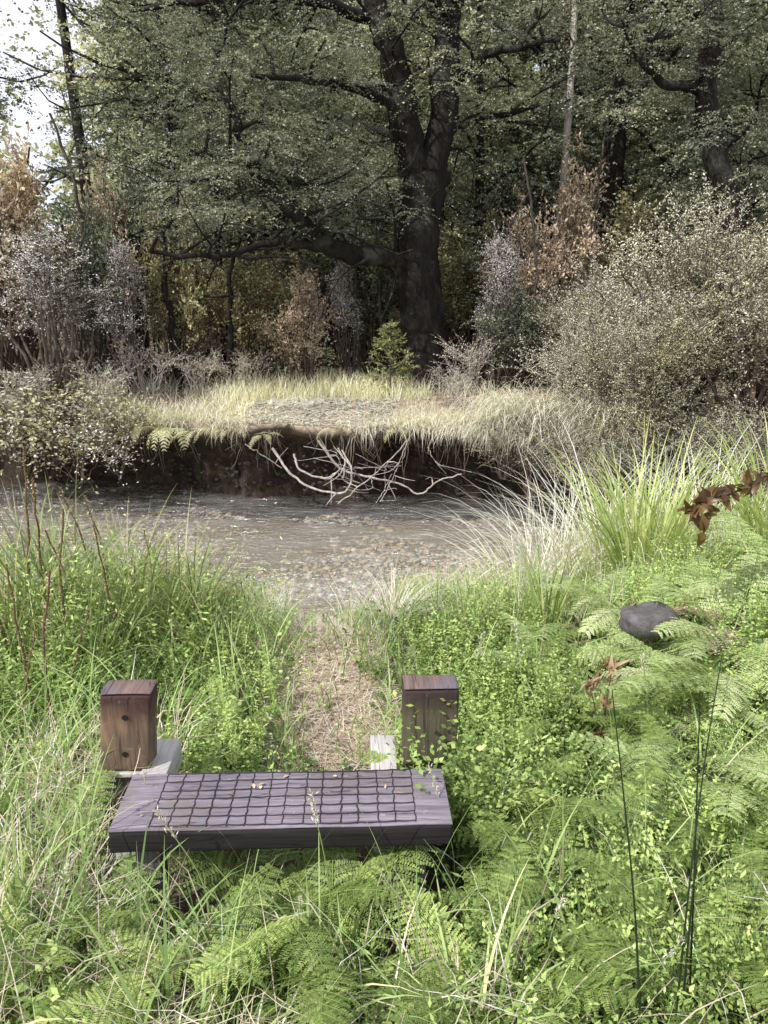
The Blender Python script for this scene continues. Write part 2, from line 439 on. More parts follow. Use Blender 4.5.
def pebble_mat():
    m, nt, out = new_mat('stream_pebble')
    at = nt.nodes.new("ShaderNodeAttribute"); at.attribute_name = "tint"
    r = ramp(nt, [(0, (.26, .24, .21)), (.25, (.44, .43, .41)), (.45, (.47, .37, .26)), (.6, (.56, .42, .28)), (.8, (.60, .59, .57)), (1, (.78, .77, .74))])
    nt.links.new(at.outputs["Fac"], r.inputs[0])
    n = noise(nt, 25, 4); hs = nt.nodes.new("ShaderNodeHueSaturation"); nt.links.new(r.outputs[0], hs.inputs["Color"])
    mr = nt.nodes.new("ShaderNodeMapRange"); mr.inputs[3].default_value = .5; mr.inputs[4].default_value = 1.5
    nt.links.new(n.outputs[0], mr.inputs[0]); nt.links.new(mr.outputs[0], hs.inputs["Value"])
    b = nt.nodes.new("ShaderNodeBsdfPrincipled"); b.inputs["Roughness"].default_value = .5
    nt.links.new(hs.outputs[0], b.inputs["Base Color"]); nt.links.new(b.outputs[0], out.inputs[0])
    return m
M['pebble'] = pebble_mat()

def water_mat():
    m, nt, out = new_mat('stream_water')
    tc = nt.nodes.new("ShaderNodeTexCoord"); mp = nt.nodes.new("ShaderNodeMapping"); mp.inputs["Scale"].default_value = (1, 2.2, 1)
    nt.links.new(tc.outputs["Object"], mp.inputs[0])
    n1 = noise(nt, 5.5, 5, .6, vec=mp.outputs[0], dist=1.2)
    n2 = noise(nt, 26, 3, .6, vec=mp.outputs[0], dist=.5)
    add = nt.nodes.new("ShaderNodeMath"); add.operation = 'MULTIPLY_ADD'; add.inputs[1].default_value = .35
    nt.links.new(n2.outputs[0], add.inputs[0]); nt.links.new(n1.outputs[0], add.inputs[2])
    bp = nt.nodes.new("ShaderNodeBump"); bp.inputs["Strength"].default_value = .8; bp.inputs["Distance"].default_value = .05
    nt.links.new(add.outputs[0], bp.inputs["Height"])
    g = nt.nodes.new("ShaderNodeBsdfGlossy"); g.inputs["Roughness"].default_value = .2; nt.links.new(bp.outputs[0], g.inputs["Normal"])
    t = nt.nodes.new("ShaderNodeBsdfTransparent"); t.inputs[0].default_value = (.97, .97, .94, 1)
    f = nt.nodes.new("ShaderNodeFresnel"); f.inputs["IOR"].default_value = 1.33; pass
    mul = nt.nodes.new("ShaderNodeMath"); mul.operation = 'MULTIPLY_ADD'; mul.inputs[1].default_value = 1.9; mul.inputs[2].default_value = .06; mul.use_clamp = True
    nt.links.new(f.outputs[0], mul.inputs[0])
    mx = nt.nodes.new("ShaderNodeMixShader"); nt.links.new(mul.outputs[0], mx.inputs[0])
    df = nt.nodes.new("ShaderNodeBsdfDiffuse"); df.inputs[0].default_value = (.66, .68, .66, 1)
    n3 = noise(nt, 1.4, 4, .6, vec=mp.outputs[0], dist=.8); r3 = ramp(nt, [(.38, (.03, .03, .03)), (.68, (.20, .20, .20))]); nt.links.new(n3.outputs[0], r3.inputs[0])
    m0 = nt.nodes.new("ShaderNodeMixShader"); nt.links.new(r3.outputs[0], m0.inputs[0]); nt.links.new(t.outputs[0], m0.inputs[1]); nt.links.new(df.outputs[0], m0.inputs[2])
    nt.links.new(m0.outputs[0], mx.inputs[1]); nt.links.new(g.outputs[0], mx.inputs[2]); nt.links.new(mx.outputs[0], out.inputs[0])
    return m
M['water'] = water_mat()

# ------------------------------------------------------------------ terrain
_fr = [(R.uniform(.5, 3.5), R.uniform(.5, 3.5), R.uniform(0, 6.3), R.uniform(0, 6.3)) for _ in range(10)]
def wob(x, y):
    s = 0
    for fx, fy, a, b in _fr:
        s = s + np.sin(fx * x + a) * np.sin(fy * y + b) / (fx + fy)
    return s * .35
def sstep(v, a, b):
    t = np.clip((v - a) / (b - a), 0, 1); return t * t * (3 - 2 * t)
def meander(x):
    return -1.1 * np.tanh(x / 6.5)
def lip(x):                 # far bank edge
    return 7.62 + meander(x) + .12 * np.sin(x * 1.7 + .5) + .05 * np.sin(x * 5.1) + .045 * np.sin(x * 11.3 + 1) + .025 * np.sin(x * 23.7)
def shore(x):               # near water edge
    return 5.12 + meander(x) * .6 + .12 * np.sin(x * 1.3)
WATER_Z = -.38
def near_h(x, y):
    x = np.asarray(x, float); y = np.asarray(y, float)
    s = shore(x)
    z = -.52 * sstep(y, s - 1.7, s + .15)
    fade = 1 - sstep(y, s - .8, s)
    z = z + (.40 * sstep(x, .8, 2.2) * sstep(y, 1.6, 3.2) + .10 * sstep(-x, .9, 2.0)) * fade
    z = z + wob(x, y) * .10 * fade * sstep(np.abs(y - 1.9), .35, 1.2)
    return z
def far_h(x, y):
    x = np.asarray(x, float); y = np.asarray(y, float)
    d = np.maximum(y - lip(x), 0)
    z = .40 + .10 * sstep(d, 0, .6) + .035 * d + wob(x, y) * .12 + .0012 * d ** 2 * (d < 25) + .75 * (d >= 25)
    return z + .1 * sstep(-x, 1.5, 4)

xs = np.unique(np.concatenate([np.arange(-7, 7.01, .09), -np.geomspace(7.2, 400, 34), np.geomspace(7.2, 400, 34)]))
nr = np.unique(np.concatenate([-np.geomspace(.5, 400, 22), np.arange(-.4, 4.6, .09)]))
rows = []
for y in nr:
    rows.append(('n', y))
for k in np.linspace(0, 1, 16)[1:]:
    rows.append(('s', k))           # 4.5 .. shore
for k in np.linspace(0, 1, 14)[1:-1]:
    rows.append(('b', k))           # bed
for o, z in ((-.06, -.56), (.16, -.5), (.26, -.33), (.31, -.14), (.27, .03), (.17, .17), (.07, .28), (-.01, .35)):
    rows.append(('u', (o, z)))
for d in np.concatenate([[.0, .05, .12, .22, .35], np.arange(.5, 8, .14), np.geomspace(8, 400, 26)]):
    rows.append(('f', d))
Vg = []; Tg = []
def path_c(y): return -.24 - .13 * (np.asarray(y) - 3.0)
for kind, a in rows:
    if kind == 'n':
        y = np.full_like(xs, a); z = near_h(xs, y)
    elif kind == 's':
        y = nr[-1] + (shore(xs) + .1 - nr[-1]) * a; z = near_h(xs, y)
    elif kind == 'b':
        y0 = shore(xs) + .1; y1 = lip(xs) - .06
        y = y0 + (y1 - y0) * a
        z = -.52 - .05 * math.sin(a * PI) + wob(xs * 2, y * 2) * .05
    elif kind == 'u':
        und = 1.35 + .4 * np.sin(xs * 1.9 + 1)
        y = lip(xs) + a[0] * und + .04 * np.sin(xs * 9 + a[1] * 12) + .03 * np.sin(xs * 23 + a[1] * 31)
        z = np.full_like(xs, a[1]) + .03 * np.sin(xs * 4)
    else:
        y = lip(xs) + a + .025 * np.sin(xs * 17) * (a < .06); z = far_h(xs, y)
    if kind in 'ns':
        t = (1 - sstep(np.abs(xs - path_c(y)), .14, .36)) * sstep(y, 2.1, 2.5) * .95
        t = np.maximum(t, .35 * (1 - sstep(np.abs(xs + 1.0), .15, .4)) * sstep(y, 1.4, 1.6) * (1 - sstep(y, 2.2, 2.5)))
        t = np.maximum(t, .1)
    elif kind == 'f':
        t = (1 - sstep(np.full_like(xs, a), .9, 2.4)) * (.45 + .55 * (1 - sstep(np.abs(xs + .6), .7, 1.7))) + .12
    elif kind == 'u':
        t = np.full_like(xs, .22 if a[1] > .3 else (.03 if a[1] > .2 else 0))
    else:
        t = np.full_like(xs, .6)
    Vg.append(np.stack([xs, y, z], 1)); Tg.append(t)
nx = len(xs); nrw = len(rows)
Vg = np.concatenate(Vg); Tg = np.concatenate(Tg)
ii, jj = np.meshgrid(np.arange(nrw - 1), np.arange(nx - 1), indexing='ij')
q = (ii * nx + jj).ravel()
g = MB(); g.add(Vg, np.stack([q, q + 1, q + nx + 1, q + nx], 1), Tg)
o = g.build('ground', M['ground'], smooth=True)
tag(o, 'earth banks, worn path and forest floor on both sides of the stream', 'ground', kind='structure')

# water sheet
wx = np.unique(np.concatenate([np.arange(-8, 8, .25), [-400, -100, -40, -20, 20, 40, 100, 400]]))
w = MB()
a = np.stack([wx, shore(wx) - .45, np.full_like(wx, WATER_Z)], 1); b = np.stack([wx, lip(wx) + .75, np.full_like(wx, WATER_Z)], 1)
k = np.arange(len(wx) - 1); n_ = len(wx)
w.add(np.concatenate([a, b]), np.stack([k, k + 1, k + 1 + n_, k + n_], 1))
o = w.build('water', M['water']); tag(o, 'shallow clear stream running over brown and grey pebbles', 'stream', kind='structure')

# pebbles on the bed: nobody could count them
def blob_template():
    t = (1 + 5 ** .5) / 2
    v = norm(np.array([[-1, t, 0], [1, t, 0], [-1, -t, 0], [1, -t, 0], [0, -1, t], [0, 1, t], [0, -1, -t], [0, 1, -t], [t, 0, -1], [t, 0, 1], [-t, 0, -1], [-t, 0, 1]], float))
    f = np.array([[0, 11, 5], [0, 5, 1], [0, 1, 7], [0, 7, 10], [0, 10, 11], [1, 5, 9], [5, 11, 4], [11, 10, 2], [10, 7, 6], [7, 1, 8], [3, 9, 4], [3, 4, 2], [3, 2, 6], [3, 6, 8], [3, 8, 9], [4, 9, 5], [2, 4, 11], [6, 2, 10], [8, 6, 7], [9, 8, 1]])
    return v, f
BV, BF = blob_template()
def blobs(mb, P, S, tint):
    n = len(P)
    V = BV[None] * (1 + R.normal(0, .14, (n, 12, 1)))
    V = V * np.asarray(S)[:, None, :]
    a = R.uniform(0, 2 * PI, n); c, s = np.cos(a), np.sin(a)
    x = V[..., 0] * c[:, None] - V[..., 1] * s[:, None]; y = V[..., 0] * s[:, None] + V[..., 1] * c[:, None]
    V = np.stack([x, y, V[..., 2]], -1) + np.asarray(P)[:, None]
    F = (np.arange(n)[:, None, None] * 12 + BF[None]).reshape(-1, 3)
    mb.add(V.reshape(-1, 3), F, np.repeat(tint, 12))
pb = MB()
n = 34000
x = R.uniform(-5, 3.5, n); u = R.uniform(-.1, 1.02, n); y = shore(x) + (lip(x) + .1 - shore(x)) * u
s = R.lognormal(-4.45, .5, n).clip(.006, .055)
t = np.clip(R.uniform(0, 1, n) * .9 + .25 * (np.sin(x * 1.6 + y * 2.5) > .2) * 0 , 0, 1)
orange = (np.sin(x * 1.1 + 1.0) * .5 + np.sin(y * 3.1 + x * .7) * .5 - .25 * (x > .2)) > -.15
t = np.where(orange & (R.uniform(0, 1, n) < .5 * (u > .35)), R.uniform(.38, .66, n), t)
z = np.where(u < .02, near_h(x, y) - .01, -.55 - .03 * np.sin(np.clip(u, 0, 1) * PI)) + s * .3
blobs(pb, np.stack([x, y, z], 1), np.stack([s * R.uniform(.8, 1.5, n), s * R.uniform(.8, 1.3, n), s * R.uniform(.35, .7, n)], 1), t)
o = pb.build('pebbles', M['pebble'], smooth=True); tag(o, 'brown, orange and grey pebbles covering the stream bed', 'pebbles', kind='stuff')
# stones set in the dark cut bank
pb = MB(); n = 500
x = R.uniform(-4, 3, n); z = R.uniform(-.35, .2, n); y = lip(x) + .24 * (1.35 + .4 * np.sin(x * 1.9 + 1)) * np.clip(1.2 - np.abs(z + .15) * 1.2, .3, 1)
s = R.uniform(.01, .03, n)
blobs(pb, np.stack([x, y, z], 1), np.stack([s * 1.3, s, s * .8], 1), R.choice([.05, .2, .25, .75], n))
o = pb.build('bank_gravel', M['bankstone'], smooth=True); tag(o, 'gravel and stones showing in the dark undercut far bank', 'gravel', kind='stuff')

# ------------------------------------------------------------------ bench
def rbox(mb, lo, hi, bev=.006, jit=0.0, tint=.5):
    """box with chamfered edges (24-vertex)"""
    lo = np.array(lo, float); hi = np.array(hi, float)
    import bmesh
    bm = bmesh.new(); bmesh.ops.create_cube(bm, size=1.0)
    for v in bm.verts:
        v.co = Vector([(lo[i] + hi[i]) / 2 + v.co[i] * (hi[i] - lo[i]) for i in range(3)])
    long_ax = int(np.argmax(hi - lo))
    if jit:
        ed = [e for e in bm.edges if abs((e.verts[0].co - e.verts[1].co)[long_ax]) > .5 * (hi - lo)[long_ax]]
        bmesh.ops.subdivide_edges(bm, edges=ed, cuts=9, use_grid_fill=True)
    bmesh.ops.bevel(bm, geom=[e for e in bm.edges if len(e.link_faces) == 2 and e.calc_face_angle(0) > .5], offset=bev, segments=2, affect='EDGES', profile=.6)
    if jit:
        for v in bm.verts:
            p = v.co
            v.co = p + Vector((math.sin(p.z * 31 + p.y * 17), math.sin(p.x * 23 + p.z * 13), math.sin(p.x * 19 + p.y * 29))) * jit
    bm.verts.index_update()
    V = np.array([v.co[:] for v in bm.verts])
    base = mb.n
    mb.V.append(V.astype(np.float32)); mb.T.append(np.full(len(V), tint, np.float32))
    for f in bm.faces:
        mb.F.append(np.array([v.index for v in f.verts], np.int64) + base); mb.N.append(np.array([len(f.verts)], np.int64))
    mb.n += len(V); bm.free()

BX0, BX1, BY0, BY1, BZ = -.732, .176, 1.72, 1.97, .36
bench = thing('bench', 'low weathered timber bench with wire netting stapled over its seat and two stub posts behind', 'bench', ((BX0 + BX1) / 2, 1.9, 0))
ox, oy = (BX0 + BX1) / 2, 1.9
bench.rotation_euler = (0, 0, math.radians(2.0))
def L3(x, y, z): return (x - ox, y - oy, z)
mb = MB(); rbox(mb, L3(BX0, BY0 + .004, BZ - .006), L3(BX1, BY1, BZ), .0025, .0014)
# slightly worn wavy top
seat = mb.build('seat', M['seat'], bench)
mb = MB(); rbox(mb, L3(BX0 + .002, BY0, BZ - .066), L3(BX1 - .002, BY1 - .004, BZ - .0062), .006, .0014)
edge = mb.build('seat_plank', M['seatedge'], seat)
# wire netting
mb = MB()
gx0, gx1 = BX0 + .105, BX1 - .098
nc, nrw_ = 14, 6
gy0, gy1 = BY0 + .016, BY1 - .004
zt = BZ + .0012
colx = np.linspace(gx0, gx1, nc + 1); rowy = np.linspace(gy0, gy1, nrw_ + 1)
for i, cx in enumerate(colx):
    yy = np.linspace(gy0 - .004, gy1, 25)
    xx = cx + .0013 * np.sin(yy * 160 + i * 2.1) + R.normal(0, .0007, 25) + .0025 * math.sin(i * 3.3)
    P = np.stack([xx - ox, yy - oy, zt + .0006 * np.sin(yy * 90 + i) + 0 * yy], 1)
    tube(mb, P, .0017, 6)
for j, cy in enumerate(rowy):
    xx = np.linspace(gx0 - .002, gx1 + .002, 113)
    sag = -.0022 * np.abs(np.sin((xx - gx0) / (gx1 - gx0) * nc * PI))
    yy = cy + sag + .0015 * math.sin(j * 2.7) + .002 * np.sin(xx * 9 + j)
    P = np.stack([xx - ox, yy - oy, zt + .0014 + .0006 * np.sin(xx * 70 + j)], 1)
    tube(mb, P, .0017, 6)
mb.build('wire_netting', M['wire'], seat)
for lx in (-.676, .045):
    mb = MB(); rbox(mb, L3(lx, 1.755, -.12), L3(lx + .066, 1.82, BZ - .067), .005, .001)
    mb.build('leg', M['greytimber'], bench)
for bx in (-.745, -.034):
    mb = MB(); rbox(mb, L3(bx, 1.80, .205), L3(bx + .082, 2.265, BZ - .0675), .005, .001)
    mb.build('beam', M['beam'], bench)
for k_, (pc, hole) in enumerate(((-.798, True), (.152, False))):
    mb = MB(); hw = .077 if hole else .086
    rbox(mb, L3(pc - hw, 2.095, .285), L3(pc + hw, 2.185, .548), .011, .0007)
    post = mb.build('post', M['post' if hole else 'mossypost'], bench)
    mb = MB(); rbox(mb, L3(pc - hw + .0015, 2.0965, .5485), L3(pc + hw - .0015, 2.1835, .556), .006, .001)
    mb.build('end_grain', M['posttop'], post)
    mb = MB(); rbox(mb, L3(pc - hw + .003, 2.112, -.12), L3(pc + hw - .006, 2.18, .2845), .006, .0015)
    mb.build('post_foot', M['greytimber'], post)
    if hole:
        for hz in (.475, .348):
            mb = MB(); a = np.linspace(0, 2 * PI, 17)[:-1]
            P = np.stack([pc + .0 - ox + .0095 * np.cos(a), np.full(16, 2.0925 - oy), hz + .0095 * np.sin(a)], 1)
            mb.add(P, np.arange(16)[None]); mb.build('bolt_hole', M['hole'], post)
        mb = MB(); rbox(mb, L3(pc - .07, 2.088, .268), L3(pc + .055, 2.110, .283), .003)
        mb.build('ledge', M['beam'], post)

for o_ in bpy.data.objects:
    if o_.name.startswith(('post', 'end_grain', 'post_foot', 'bolt_hole', 'ledge')) and o_.type == 'MESH':
        me_ = o_.data; left = me_.vertices[0].co.x + ox < -.5
        if left:
            for v in me_.vertices: v.co.x += (v.co.z - .27) * .085

for i in range(9):
    lx, ly = R.uniform(BX0 + .05, BX1 - .05), R.uniform(BY0 + .03, BY1 - .03)
    mb = MB(); a_ = R.uniform(0, 6.3); n = 1
    bigleaves(mb, np.zeros((1, 3)), np.array([[math.cos(a_), math.sin(a_), .05]]), np.array([[R.normal(0, .2), R.normal(0, .2), 1.]]), R.uniform(.012, .028), R.uniform(.006, .012), R.uniform(.2, 1), .15, .3)
    o = mb.build('fallen_leaf', M['litter'], loc=(lx, ly + (lx - ox) * .035, BZ + .006)); tag(o, 'small dry leaf lying on the netted bench seat', 'leaf', 'dry leaves on the bench seat')

def on_bench(x, y, pad=0.0):
    a = (x > BX0 - pad) & (x < BX1 + pad) & (y > BY0 - pad) & (y < BY1 + pad)
    b = (y > 2.06 - pad) & (y < 2.21 + pad) & (((x > -.88 - pad) & (x < -.67 + pad)) | ((x > .05 - pad) & (x < .255 + pad)))
    c = (y > 1.7) & (y < 2.29) & (((x > -.72 - pad) & (x < -.62 + pad)) | ((x > -.045 - pad) & (x < .06 + pad)))
    return a | b | c
def on_path(x, y):
    return (np.abs(x - path_c(y)) < .17 + .06 * np.sin(y * 7)) & (y > 2.25)

# ------------------------------------------------------------------ trees
def branchy(mb, P0, D0, L, r, depth, tips, up=.15, wander=.25, seglen=.35, split=3):
    """recursive limb; appends (tip position, direction) where sprays hang"""
    n = max(3, int(L / seglen))
    P = [np.array(P0, float)]; d = norm(np.array(D0, float))
    for k in range(n):
        d = norm(d + R.normal(0, wander / math.sqrt(n) * 1.3, 3) + np.array([0, 0, up / n]))
        P.append(P[-1] + d * L / n)
    P = np.array(P)
    tube(mb, P, np.linspace(r, max(r * .35, .004), len(P)), 7 if r > .06 else (5 if r > .02 else 4), cap=False)
    if depth == 0:
        tips.append((P[-1], d)); tips.append((P[len(P) // 2], d))
        return
    for k in range(split):
        i = int(len(P) * (.35 + .6 * (k + R.uniform(0, .8)) / split)); i = min(i, len(P) - 1)
        a = R.uniform(0, 2 * PI)
        side = norm(np.cross(d, [math.cos(a), math.sin(a), .3 * math.sin(a)]))
        side[2] *= .45
        branchy(mb, P[i], norm(d * .55 + side * .8), L * R.uniform(.45, .65), r * .5, depth - 1, tips, up, wander, seglen, split)
    tips.append((P[-1], d))

def sprays(mb, C, rad, k, m, ll, lw, tbase=.45, wood=None, flat=.18, tvar=.22, nj=.9):
    """flat fans of leafy twigs about the centres C"""
    C = np.asarray(C, float); n = len(C)
    rad = np.broadcast_to(np.asarray(rad, float), (n,))
    ct = np.repeat(tbase + R.normal(0, tvar, n), k)
    az = R.uniform(0, 2 * PI, n * k)
    D = np.stack([np.cos(az), np.sin(az), R.normal(0, flat, n * k)], 1)
    Lr = np.repeat(rad, k) * R.uniform(.35, 1.0, n * k)
    off = R.uniform(0, .5, n * k)[:, None] * np.repeat(rad, k)[:, None]
    az2 = az + R.normal(0, .8, n * k)
    O = np.repeat(C, k, 0) + np.stack([np.cos(az2), np.sin(az2), R.normal(0, .25, n * k)], 1) * off
    twig_leaves(mb, O, D, Lr, m, ll, lw, ct, droop=.28, spread=.62, njit=nj, tj=.13, wood=wood, wr=.004)

def make_tree(name, label, cat, h, r, crown_lo, spread, nb, leafmat, barkmat, kk=(16, 12), ls=(.05, .03), srad=.6, lean=(0, 0), tbase=.45, group=None, depth=1):
    root = thing(name, label, cat, group=group)
    tr = MB(); cr = MB(); tips = []
    n = 12; P = []
    ph = R.uniform(0, 6, 2)
    for i in range(n + 1):
        t = i / n
        P.append([lean[0] * h * t ** 1.3 + .012 * h * math.sin(t * 5 + ph[0]), lean[1] * h * t + .012 * h * math.sin(t * 6 + ph[1]), -.15 + (h + .15) * t])
    P = np.array(P); rr = r * (1 - .8 * np.linspace(0, 1, n + 1)) ; rr[0] *= 1.35; rr[1] *= 1.05
    P2 = smooth_path(P, 3, r * .04)
    tube(tr, P2, np.interp(np.linspace(0, 1, len(P2)), np.linspace(0, 1, n + 1), rr), 9, lump=.05)
    for b in range(nb):
        t = crown_lo + (1 - crown_lo) * ((b + R.uniform(0, .9)) / nb) ** .9
        i = min(int(t * (len(P2) - 1)), len(P2) - 2)
        a = b * 2.4 + R.uniform(-.5, .5)
        d = np.array([math.cos(a), math.sin(a), R.uniform(.05, .45)])
        Lb = spread * R.uniform(.65, 1.1) * (1.0 - .55 * max(0, t - .35))
        branchy(tr, P2[i], d, Lb, r * .28 * (1.15 - t) + .012, depth, tips, .12, .3, .3, 3)
    C = np.array([p for p, d in tips])
    sprays(cr, C, srad * R.uniform(.7, 1.25, len(C)), kk[0], kk[1], ls[0], ls[1], tbase)
    tr.build('trunk', barkmat, root, smooth=True)
    cr.build('crown', leafmat, root)
    return root

# --- the big beech with its forked dark trunk
D0 = 9.7
bz = float(far_h(X_at(420, D0, .6), D0))
beech = thing('beech_tree', 'big dark forked tree with thick trunk and long low limb reaching left', 'tree', (X_at(422, D0, .6), D0, bz))
bo = np.array(beech.location)
tr = MB(); cr = MB(); tips = []
def pp(lst):
    return np.array([pt(*q) for q in lst]) - bo
main = np.vstack([[0.02, 0, -.25], pp([(424, 345, D0), (421, 300, D0), (418, 255, D0), (421, 205, D0 + .05), (428, 170, D0 + .1)])])
mp_ = smooth_path(main, 5, .008)
tube(tr, mp_, np.interp(np.linspace(0, 1, len(mp_)), [0, .14, .3, .55, .8, 1], [.42, .31, .265, .25, .25, .27]), 14, lump=.05)
limbs = [
    ([(420, 190, D0 + .05), (410, 150, D0), (402, 95, D0 - .1), (390, 45, D0 - .2), (376, 5, D0 - .2), (360, -90, D0)], .19, .11),
    ([(428, 185, D0 + .1), (440, 140, D0 + .1), (446, 85, D0 + .2), (450, 20, D0 + .3), (456, -60, D0 + .4), (470, -160, D0 + .5)], .19, .11),
    ([(414, 272, D0), (385, 258, D0 - .25), (345, 253, D0 - .5), (316, 236, D0 - .65), (293, 212, D0 - .75), (260, 178, D0 - .85), (247, 150, D0 - .9), (236, 124, D0 - .95), (215, 60, D0 - 1.0)], .13, .035),
    ([(335, 250, D0 - .5), (300, 243, D0 - .7), (270, 243, D0 - .8), (238, 252, D0 - .9), (198, 257, D0 - 1.0), (150, 252, D0 - 1.1)], .065, .02),
    ([(265, 182, D0 - .85), (248, 164, D0 - .8), (228, 160, D0 - .8), (190, 150, D0 - .9)], .04, .015),
    ([(446, 90, D0 + .2), (480, 60, D0 - .2), (520, 45, D0 - .6), (560, 40, D0 - .9)], .07, .02),
    ([(404, 110, D0), (360, 90, D0 - .5), (310, 80, D0 - .9), (250, 75, D0 - 1.2)], .07, .02),
    ([(440, 140, D0), (470, 120, D0 + .7), (520, 110, D0 + 1.2), (570, 100, D0 + 1.6)], .06, .02),
    ([(412, 150, D0), (380, 130, D0 + .9), (330, 120, D0 + 1.6), (280, 120, D0 + 2.2)], .06, .02),
    ([(452, 20, D0 + .3), (400, -40, D0 - .8), (340, -80, D0 - 1.5)], .07, .02),
    ([(452, 0, D0 + .3), (500, -60, D0 - .8), (560, -90, D0 - 1.2)], .07, .02),
    ([(380, 20, D0 - .2), (300, 0, D0 - .6), (210, 0, D0 - .8), (130, 10, D0 - .8)], .07, .02),
]
for P, a, b in limbs:
    q = smooth_path(pp(P), 5, .012)
    tube(tr, q, np.linspace(a, b, len(q)), 9, lump=.05)
    for i in range(4, len(q), 3):
        d = norm(np.array([R.normal(), R.normal(), R.uniform(-.1, .7)]))
        branchy(tr, q[i], d, R.uniform(.5, 1.3), .022, 1, tips, .1, .35, .2, 2)
C = np.array([p for p, d in tips])
C = C[C[:, 2] > 1.75]
extra = []
for px, py, dx, dy, cnt in ((235, 110, 70, 70, 55), (200, 190, 55, 40, 26), (330, 150, 60, 65, 42), (330, 60, 80, 50, 40), (180, 40, 60, 40, 20), (470, 70, 45, 60, 22), (370, 200, 35, 35, 14), (230, 215, 50, 15, 10), (395, 205, 25, 12, 5)):
    for _ in range(int(cnt * .72)):
        extra.append(np.array(pt(px + R.normal(0, dx * .6), py + R.normal(0, dy * .6), D0 + R.uniform(-1.5, 1.6))) - bo)
top = np.stack([R.uniform(-4.5, 3.2, 36), R.uniform(-1.8, 2.4, 36), R.uniform(4.4, 7.0, 36)], 1)
C = np.vstack([C, np.array(extra), top])
C = C[~((C[:, 1] < .35) & (C[:, 0] > -.75) & (C[:, 0] < .75) & (C[:, 2] < 5.6) & (R.uniform(0, 1, len(C)) < .72))]
sprays(cr, C, R.uniform(.3, .62, len(C)), 18, 20, .026, .016, .45)
tr.build('trunk', M['bark'], beech, smooth=True); cr.build('crown', M['beech'], beech)

# --- dark curved tree on the right
D1 = 9.4
rt = thing('beech_tree', 'curved dark trunk rising behind the tan bush at right', 'tree', (X_at(735, D1, .6), D1, float(far_h(X_at(735, D1, .6), D1))))
bo = np.array(rt.location); tr = MB(); cr = MB(); tips = []
main = np.vstack([[0, 0, -.2], pp([(736, 300, D1), (733, 240, D1), (722, 180, D1), (708, 125, D1), (705, 85, D1), (711, 30, D1), (716, -10, D1), (722, -90, D1), (735, -180, D1)])])
q = smooth_path(main, 5, .008); tube(tr, q, np.linspace(.17, .08, len(q)), 10, lump=.07)
for P, a, b in (([(706, 92, D1), (680, 86, D1 - .1), (656, 78, D1 - .2), (648, 40, D1 - .2), (644, -20, D1 - .2)], .06, .03),
                ([(656, 78, D1 - .2), (640, 62, D1 - .3), (628, 40, D1 - .4), (622, 20, D1 - .5)], .025, .01),
                ([(722, 150, D1), (742, 135, D1 - .3), (756, 118, D1 - .5), (790, 100, D1 - .8)], .03, .01),
                ([(732, 215, D1), (742, 200, D1 - .1), (748, 190, D1 - .1)], .02, .008),
                ([(716, -10, D1), (760, -60, D1 - .5), (820, -90, D1 - 1)], .05, .02),
                ([(711, 30, D1), (690, -20, D1 + .6), (640, -70, D1 + 1)], .05, .02)):
    z_ = smooth_path(pp(P), 5, .01); tube(tr, z_, np.linspace(a, b, len(z_)), 7)
    for i in range(5, len(z_), 4):
        branchy(tr, z_[i], norm(np.array([R.normal(), R.normal(), R.uniform(0, .7)])), R.uniform(.4, 1.0), .016, 1, tips, .1, .35, .2, 2)
C = np.array([p for p, d in tips])
top = np.stack([R.uniform(-2.5, 2.5, 40), R.uniform(-1.6, 2, 40), R.uniform(4.6, 7.5, 40)], 1)
ex = np.array([pt(R.uniform(560, 700), R.uniform(20, 120), D1 + R.uniform(-.6, .9)) for _ in range(26)]) - bo
C = np.vstack([C, top, ex])
sprays(cr, C, R.uniform(.3, .6, len(C)), 18, 18, .027, .017, .45)
tr.build('trunk', M['bark'], rt, smooth=True); cr.build('crown', M['beech'], rt)

# --- background trees
def place_tree(kind, px, y, rz, s, label, group='trees of the forest behind the stream'):
    x = X_at(px, y, .8); kind.place((x, y, float(far_h(x, y)) - .05), rz, s, label, group)
KA = Kind(make_tree('forest_tree', '', 'tree', 9.5, .15, .22, 2.6, 22, M['beech2'], M['bark2'], (13, 12), (.05, .032), .6))
KB = Kind(make_tree('forest_tree', '', 'tree', 11, .19, .30, 2.9, 24, M['beech'], M['bark'], (13, 12), (.052, .034), .65))
KC = Kind(make_tree('forest_tree', '', 'tree', 8, .11, .16, 2.1, 20, M['dark'], M['bark'], (13, 12), (.05, .032), .55))
KD = Kind(make_tree('pale_tree', '', 'tree', 12, .12, .55, 2.0, 12, M['beech2'], M['palebark'], (12, 12), (.05, .032), .55))
KE = Kind(make_tree('forest_tree', '', 'tree', 10.5, .16, .35, 2.4, 20, M['far'], M['bark2'], (11, 11), (.08, .05), .75))
place_tree(KD, 548, 11.6, .3, (.5, .5, 1.0), 'slender pale white trunk right of the big forked tree')
place_tree(KD, 742, 12.4, 2.3, (.55, .55, 1.1), 'pale grey trunk standing behind the curved dark tree at right')
place_tree(KB, 592, 12.4, 1.0, .95, 'straight dark trunk right of the slender white trunk')
KG_ = Kind(make_tree('forest_tree', '', 'tree', 11, .17, .62, 1.7, 12, M['beech'], M['bark'], (13, 12), (.052, .034), .6))
place_tree(KG_, 98, 12.0, 2.2, (.55, .55, 1.0), 'straight dark trunk beside the white sky gap at left')
place_tree(KC, 655, 12.8, .5, 1.0, 'thin dark trunk between the straight trunk and the curved tree')
place_tree(KA, 505, 15.5, 1.9, 1.1, 'light green leafy tree just right of the big forked trunk')
